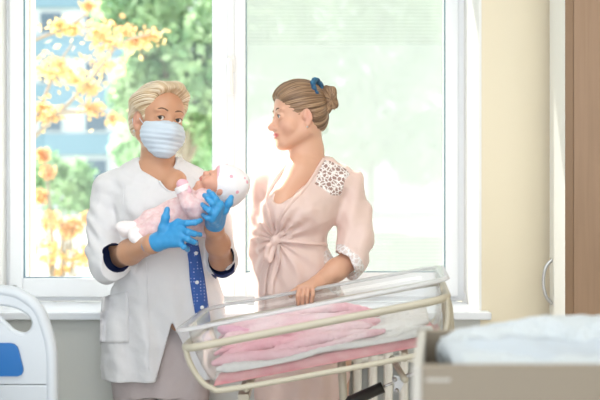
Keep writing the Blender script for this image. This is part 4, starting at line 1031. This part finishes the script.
    def folds(P):
        d = P-knot; r = np.sqrt((d*d).sum(-1))+1e-6; a = np.arctan2(d[..., 2], d[..., 0]); z = P[..., 2]; x = P[..., 0]
        body = np.where(x < .13+.0*z, 1., 0.)
        o = body*.0085*np.exp(-r/.10)*np.sin(a*15)*np.clip(r/.03, 0, 1)
        o = o+np.clip((1.13-z)/.1, 0, 1)*.0045*np.sin(x*75+1.2*np.sin(z*6)+P[..., 1]*30)*body
        sl = np.clip((x-.125)/.03, 0, 1); o = o+sl*(.004*np.sin(x*85-z*28)+.003*np.sin(z*60+x*40))
        return o+.0036*wr(P, 28, 61)+.0018*wr(P, 70, 62)
    rb.disp(folds)
    rb.cap(W(309, 150, 2.83), W(308, 162, 2.815), .054, .054, .006, 's')
    rb.chain([W(308, 158, 2.765), W(300, 174, 2.735), W(287, 190, 2.705), W(279, 198, 2.695)], [.046, .036, .026, .020], .01, 's')
    rb.halfspace(A(0, 0, .36), A(0, 0, -1))
    lace_poly = [(322, 160), (330, 161), (345, 168), (350, 174), (345, 180), (341, 195), (333, 196), (322, 188), (315, 184)]
    lp = lambda C: in_poly(proj(C), lace_poly) & (C[:, 1] < 2.86)
    def cuffp(C):
        n_ = nrm(A(-.72, -.45, -.62)); d = (C-W(346, 268, 2.755))@n_; return (d > -.032) & (np.linalg.norm(C-W(350, 268, 2.76), axis=1) < .10) & (C[:, 0] > .08)
    robe = field_obj(rb, 'robe', M['satin'], t, splits=[('lace_panel', lp, M['lace'], 'see-through floral lace panel'), ('lace_cuff', cuffp, M['lace_cuff'], 'white lace cuff')], rel=2)
    def band(name, pts, r, m, flat=1, off=.002):
        P = [h-A(0, off, 0) for h in (hit(rb, *p) for p in pts) if h is not None]
        if len(P) > 2: return tube(name, spline(P, 5), r, m, robe, seg=10, flat=flat)
    band('collar', [(324, 159), (319, 167), (314, 176), (307, 186), (299, 195), (291, 203), (284, 212), (279, 224), (276, 236)], .0075, M['satin'], .6, .002)
    band('collar', [(289, 164), (281, 172), (273, 184), (268, 196), (268, 210), (271, 224), (275, 236)], .0075, M['satin'], .6, .002)
    # tie belt, knot, loops and tails
    P = []
    for px in np.linspace(258, 326, 12):
        h = hit(rb, px, 238+(px-258)*.10)
        if h is not None: P.append(h-A(0, .004, 0))
    belt = tube('tie_belt', spline(P, 3), .0065, M['satin'], t, seg=10)
    kf = Field(knot-.14, knot+.14, .0026); k0 = hit(rb, 275, 240)-A(0, .008, 0)
    yy = k0[1]
    Q = lambda px, py, dy=0: W(px, py, yy+dy)
    kf.ell(Q(275, 240, -.004), A(.013, .012, .016), k=.006)
    kf.chain([Q(275, 240), Q(282, 233, -.01), Q(290, 231, -.008), Q(289, 237, -.004), Q(277, 242)], [.007, .010, .009, .010, .006], .006)
    kf.chain([Q(275, 240), Q(268, 246, -.008), Q(266, 256, -.006), Q(270, 260, -.004), Q(275, 243)], [.007, .009, .009, .010, .006], .006)
    kf.disp(lambda p: .0012*wr(p, 120, 65)); field_obj(kf, 'bow', M['satin'], belt, rel=1)
    for pts in ([(276, 243), (278, 255), (275, 268), (271, 282), (270, 296)], [(273, 244), (268, 258), (264, 272), (262, 288), (261, 306), (261, 318)]):
        L = [(p[0]-3.2, p[1]) for p in pts]; R_ = [(p[0]+3.4, p[1]+1) for p in pts]
        drape('tie_end', rb, L, R_, M['satin'], belt, off=.008, n=18, nw=4)
    # slippers
    for sx in (-1, 1):
        x = .02+sx*.08; f = Field((x-.09, 2.62, -.01), (x+.07, 2.95, .12), .004); f.chain([A(x, 2.87, .035), A(x-.004, 2.78, .035), A(x-.012, 2.69, .03)], [.042, .042, .036], .02); f.halfspace(A(0, 0, 0), A(0, 0, -1)); field_obj(f, 'slipper', M['satin'], t)
mother()
# ------------------------------------------------------------------ outside the window
def leaf_mat(name, c1, c2, tr=.45):
    m = mat(name, c1, .6, .3, noise=(1.3, c2, 3)); nt = m.node_tree; b = nt.nodes['Principled BSDF']; r = [n for n in nt.nodes if n.type == 'VALTORGB'][0]
    t = nt.nodes.new('ShaderNodeBsdfTranslucent'); nt.links.new(r.outputs[0], t.inputs[0]); mx = nt.nodes.new('ShaderNodeMixShader'); mx.inputs[0].default_value = tr
    nt.links.new(b.outputs[0], mx.inputs[1]); nt.links.new(t.outputs[0], mx.inputs[2]); nt.links.new(mx.outputs[0], nt.nodes['Material Output'].inputs[0]); return m
M['leaf_green'] = leaf_mat('green_leaves', (.16,.33,.17), (.52,.66,.40)); M['leaf_pale'] = leaf_mat('pale_green_leaves', (.40,.60,.38), (.62,.76,.55))
M['leaf_yellow'] = leaf_mat('autumn_leaves', (.74,.60,.26), (.76,.40,.20), .5); M['bark'] = mat('bark', (.30,.25,.2), .9)
M['facade_blue'] = mat('blue_facade', (.15,.25,.32), .8); M['facade_white'] = mat('white_facade', (.46,.50,.52), .8); M['dark_glass'] = mat('dark_glazing', (.06,.10,.14), .2)
M['ground'] = mat('pale_ground', (.62,.62,.56), .9, noise=(.4, (.45,.55,.36), 3)); M['stone'] = mat('pale_stone', (.74,.73,.70), .8); M['grey_stone'] = mat('grey_stone', (.42,.45,.47), .8)
struct(box('ground', A(-60, 3.62, -1.3), A(60, 90, -1.2), M['ground']))
def leaves(name, centers, radii, n, size, m, parent, loose=False):
    rs = RS; k = rs.randint(0, len(centers), n); c = np.array(centers)[k]; r = np.array(radii)[k]
    d = rs.normal(size=(n, 3)); d /= np.linalg.norm(d, axis=1)[:, None]; p = c+d*r[:, None]*(rs.uniform(.35, 1, (n, 1))**.6 if not loose else np.abs(rs.normal(size=(n, 1)))*.75*A(1.25, 1, .7))
    a = rs.normal(size=(n, 3)); a /= np.linalg.norm(a, axis=1)[:, None]; b = np.cross(a, rs.normal(size=(n, 3))); b /= np.linalg.norm(b, axis=1)[:, None]; cc = np.cross(a, b)
    s = size*rs.uniform(.6, 1.2, (n, 1))
    V = np.stack([p-a*s, p+b*s*.6+cc*s*.12, p+a*s, p-b*s*.6+cc*s*.12], 1).reshape(-1, 3); Q = np.arange(4*n).reshape(-1, 4)
    return link(name, mk_mesh(name, V, Q), m, parent)
def tree(name, label, base, blobs, nl, size, m, trunk_r=.14, group=None, fork=None, boughs=()):
    t = thing(name, label, 'tree', base)
    b = A(*base); bm = bm_new(); top = np.mean([A(*x[0]) for x in blobs], 0)
    end = top if fork is None else A(*fork)+A(-.2, 0, .8)
    bm_tube(bm, spline([b, b*.6+end*.4+A(.1 if fork is None else -.05, 0, 0), end], 6), np.linspace(trunk_r, trunk_r*.4, 13))
    for q in boughs: bm_tube(bm, spline([W(*p) for p in q], 5), np.linspace(.020, .006, 5*len(q)-4), 6)
    for c, r in (blobs if not boughs else ()):
        s = b*.45+top*.55 if fork is None else A(*fork); c = A(*c); bm_tube(bm, spline([s, (s+c)/2+A(0, 0, .12*np.linalg.norm(c-s)), c], 5), np.linspace(trunk_r*.4, trunk_r*.10, 11), 6)
    link('trunk', bm_done(bm, 'trunk'), M['bark'], t)
    leaves('crown', [A(*x[0]) for x in blobs], [x[1] for x in blobs], nl, size, m, t, loose=bool(boughs)); return t
def blobs(lst, Y): return [(tuple(W(px, py, Y+dy)), r) for px, py, r, dy in lst]
tree('green_tree', 'large green tree outside behind the masked woman, left of the mullion', tuple(A(-2.3, 17, -1.2)), blobs([(150, 20, .75, 0), (185, 5, .9, .5), (205, 50, .8, -.4), (180, 60, .7, .3), (150, 55, .6, .6), (195, 95, .75, 0), (140, 80, .55, .2), (215, 120, .7, .2), (120, 10, .6, 0), (130, 100, .45, 0), (235, 20, 1.1, 0), (240, 90, .9, 0), (190, -40, 1.4, 0)], 17), 5200, .14, M['leaf_green'])
tree('pale_tree', 'pale green tree outside seen through the screened right pane', tuple(A(1.5, 20, -1.2)), blobs([(270, 30, 1.1, 0), (300, 80, 1.0, 0), (340, 10, 1.2, 0), (380, 60, 1.1, 0), (430, 90, 1.2, 0), (400, 0, 1.2, 0), (420, 150, .9, 0), (350, 130, 1.0, 0), (460, 30, 1.2, 0)], 20), 5200, .18, M['leaf_pale'])
# autumn tree with boughs reaching in from the left
AY = 6.2
tree('autumn_tree', 'tree with yellow and orange autumn leaves on bare boughs, outside at the left', tuple(A(-3.1, AY, -1.2)), blobs([(58, 24, .05, 0), (70, 30, .07, 0), (98, 34, .12, .1), (110, 44, .11, 0), (58, 64, .12, -.1), (50, 74, .10, 0), (76, 80, .14, .1), (90, 88, .09, 0), (66, 72, .08, 0), (42, 106, .11, 0), (54, 118, .07, 0), (92, 108, .08, 0), (112, 118, .06, 0), (104, 64, .11, .1), (122, 30, .11, .2), (136, 42, .10, .2), (152, 36, .06, .2), (88, 6, .04, 0), (20, 60, .3, 0), (10, 120, .3, 0)], AY), 1500, .034, M['leaf_yellow'], .07, fork=tuple(W(-30, 190, AY)), boughs=[[(-30, 190, AY), (20, 150, AY), (60, 112, AY), (92, 78, AY), (120, 44, AY), (150, 34, AY)], [(20, 150, AY), (36, 120, AY), (48, 88, AY), (60, 62, AY), (72, 44, AY)], [(-30, 90, AY), (10, 52, AY), (40, 38, AY), (66, 28, AY), (92, 10, AY)], [(60, 112, AY), (84, 112, AY), (104, 112, AY)]])
tree('yellow_bush', 'yellow leaved bush outside, low at the left of the window', tuple(A(-2.15, 7.2, -1.2)), blobs([(52, 222, .10, 0), (68, 232, .08, 0), (46, 250, .13, 0), (74, 226, .07, 0), (62, 262, .12, 0), (86, 256, .10, 0), (42, 196, .06, 0), (48, 172, .06, 0), (44, 155, .05, 0), (88, 218, .05, 0)], 7.2), 520, .045, M['leaf_yellow'], .03)
tree('green_bush', 'small green bush outside in front of the low garden wall', tuple(A(-3.9, 14, -1.2)), blobs([(60, 190, .45, 0), (75, 178, .35, 0), (48, 172, .35, 0), (85, 196, .3, 0)], 14), 900, .10, M['leaf_green'], .04)
tree('background_tree', 'loose green tree outside beside the right edge of the building', tuple(A(-4.4, 30, -1.2)), blobs([(150, 130, 1.2, 0), (180, 150, 1.2, 0), (205, 170, 1.0, 0), (130, 150, .8, 0), (170, 100, 1.0, 0)], 30), 2200, .22, M['leaf_pale'])
# pale block with blue spandrels and dark windows
def building():
    Y = 50; t = thing('apartment_building', 'pale blue and white apartment block with dark windows, far outside at the left', 'building', (-14, Y, -1.2))
    x0, x1 = W(-40, 0, Y)[0], W(178, 0, Y)[0]
    box('wall', A(x0, Y, -1.2), A(x1, Y+9, W(0, -60, Y)[2]), M['facade_white'], t)
    for k in range(5):
        ya, yb = 36+49*k-49, 57+49*k-49
        if k == 4: continue
        box('spandrel', A(x0, Y-.25, W(0, yb, Y)[2]), A(x1, Y, W(0, ya, Y)[2]), M['facade_blue'], t)
        for j, px in enumerate((-30, 8, 41, 86, 124, 160)):
            a = W(px, yb+25, Y); b = W(px+21, yb+5, Y)
            f = box('window', A(a[0]-.1, Y-.12, a[2]-.1), A(b[0]+.1, Y-.0, b[2]+.1), M['facade_white'], t); box('pane', A(a[0], Y-.15, a[2]), A(b[0], Y-.125, b[2]), M['dark_glass'], f)
    box('ground_band', A(x0, Y-.6, W(0, 212, Y)[2]), A(x1, Y-.01, W(0, 186, Y)[2]), M['grey_stone'], t)
building()
def garden_wall():
    Y = 15; box('garden_wall', A(-7.5, Y, -1.2), A(6, Y+.3, W(0, 217, Y)[2]), M['stone']); o = bpy.data.objects['garden_wall']; tag(o, 'low pale garden wall with a grey coping outside the window', 'wall')
    box('coping', A(-7.55, Y-.05, W(0, 217, Y)[2]), A(6.05, Y+.35, W(0, 212, Y)[2]), M['grey_stone'], o)
    o2 = bpy.data.objects['coping']; o2['label'] = 'grey coping'
garden_wall()
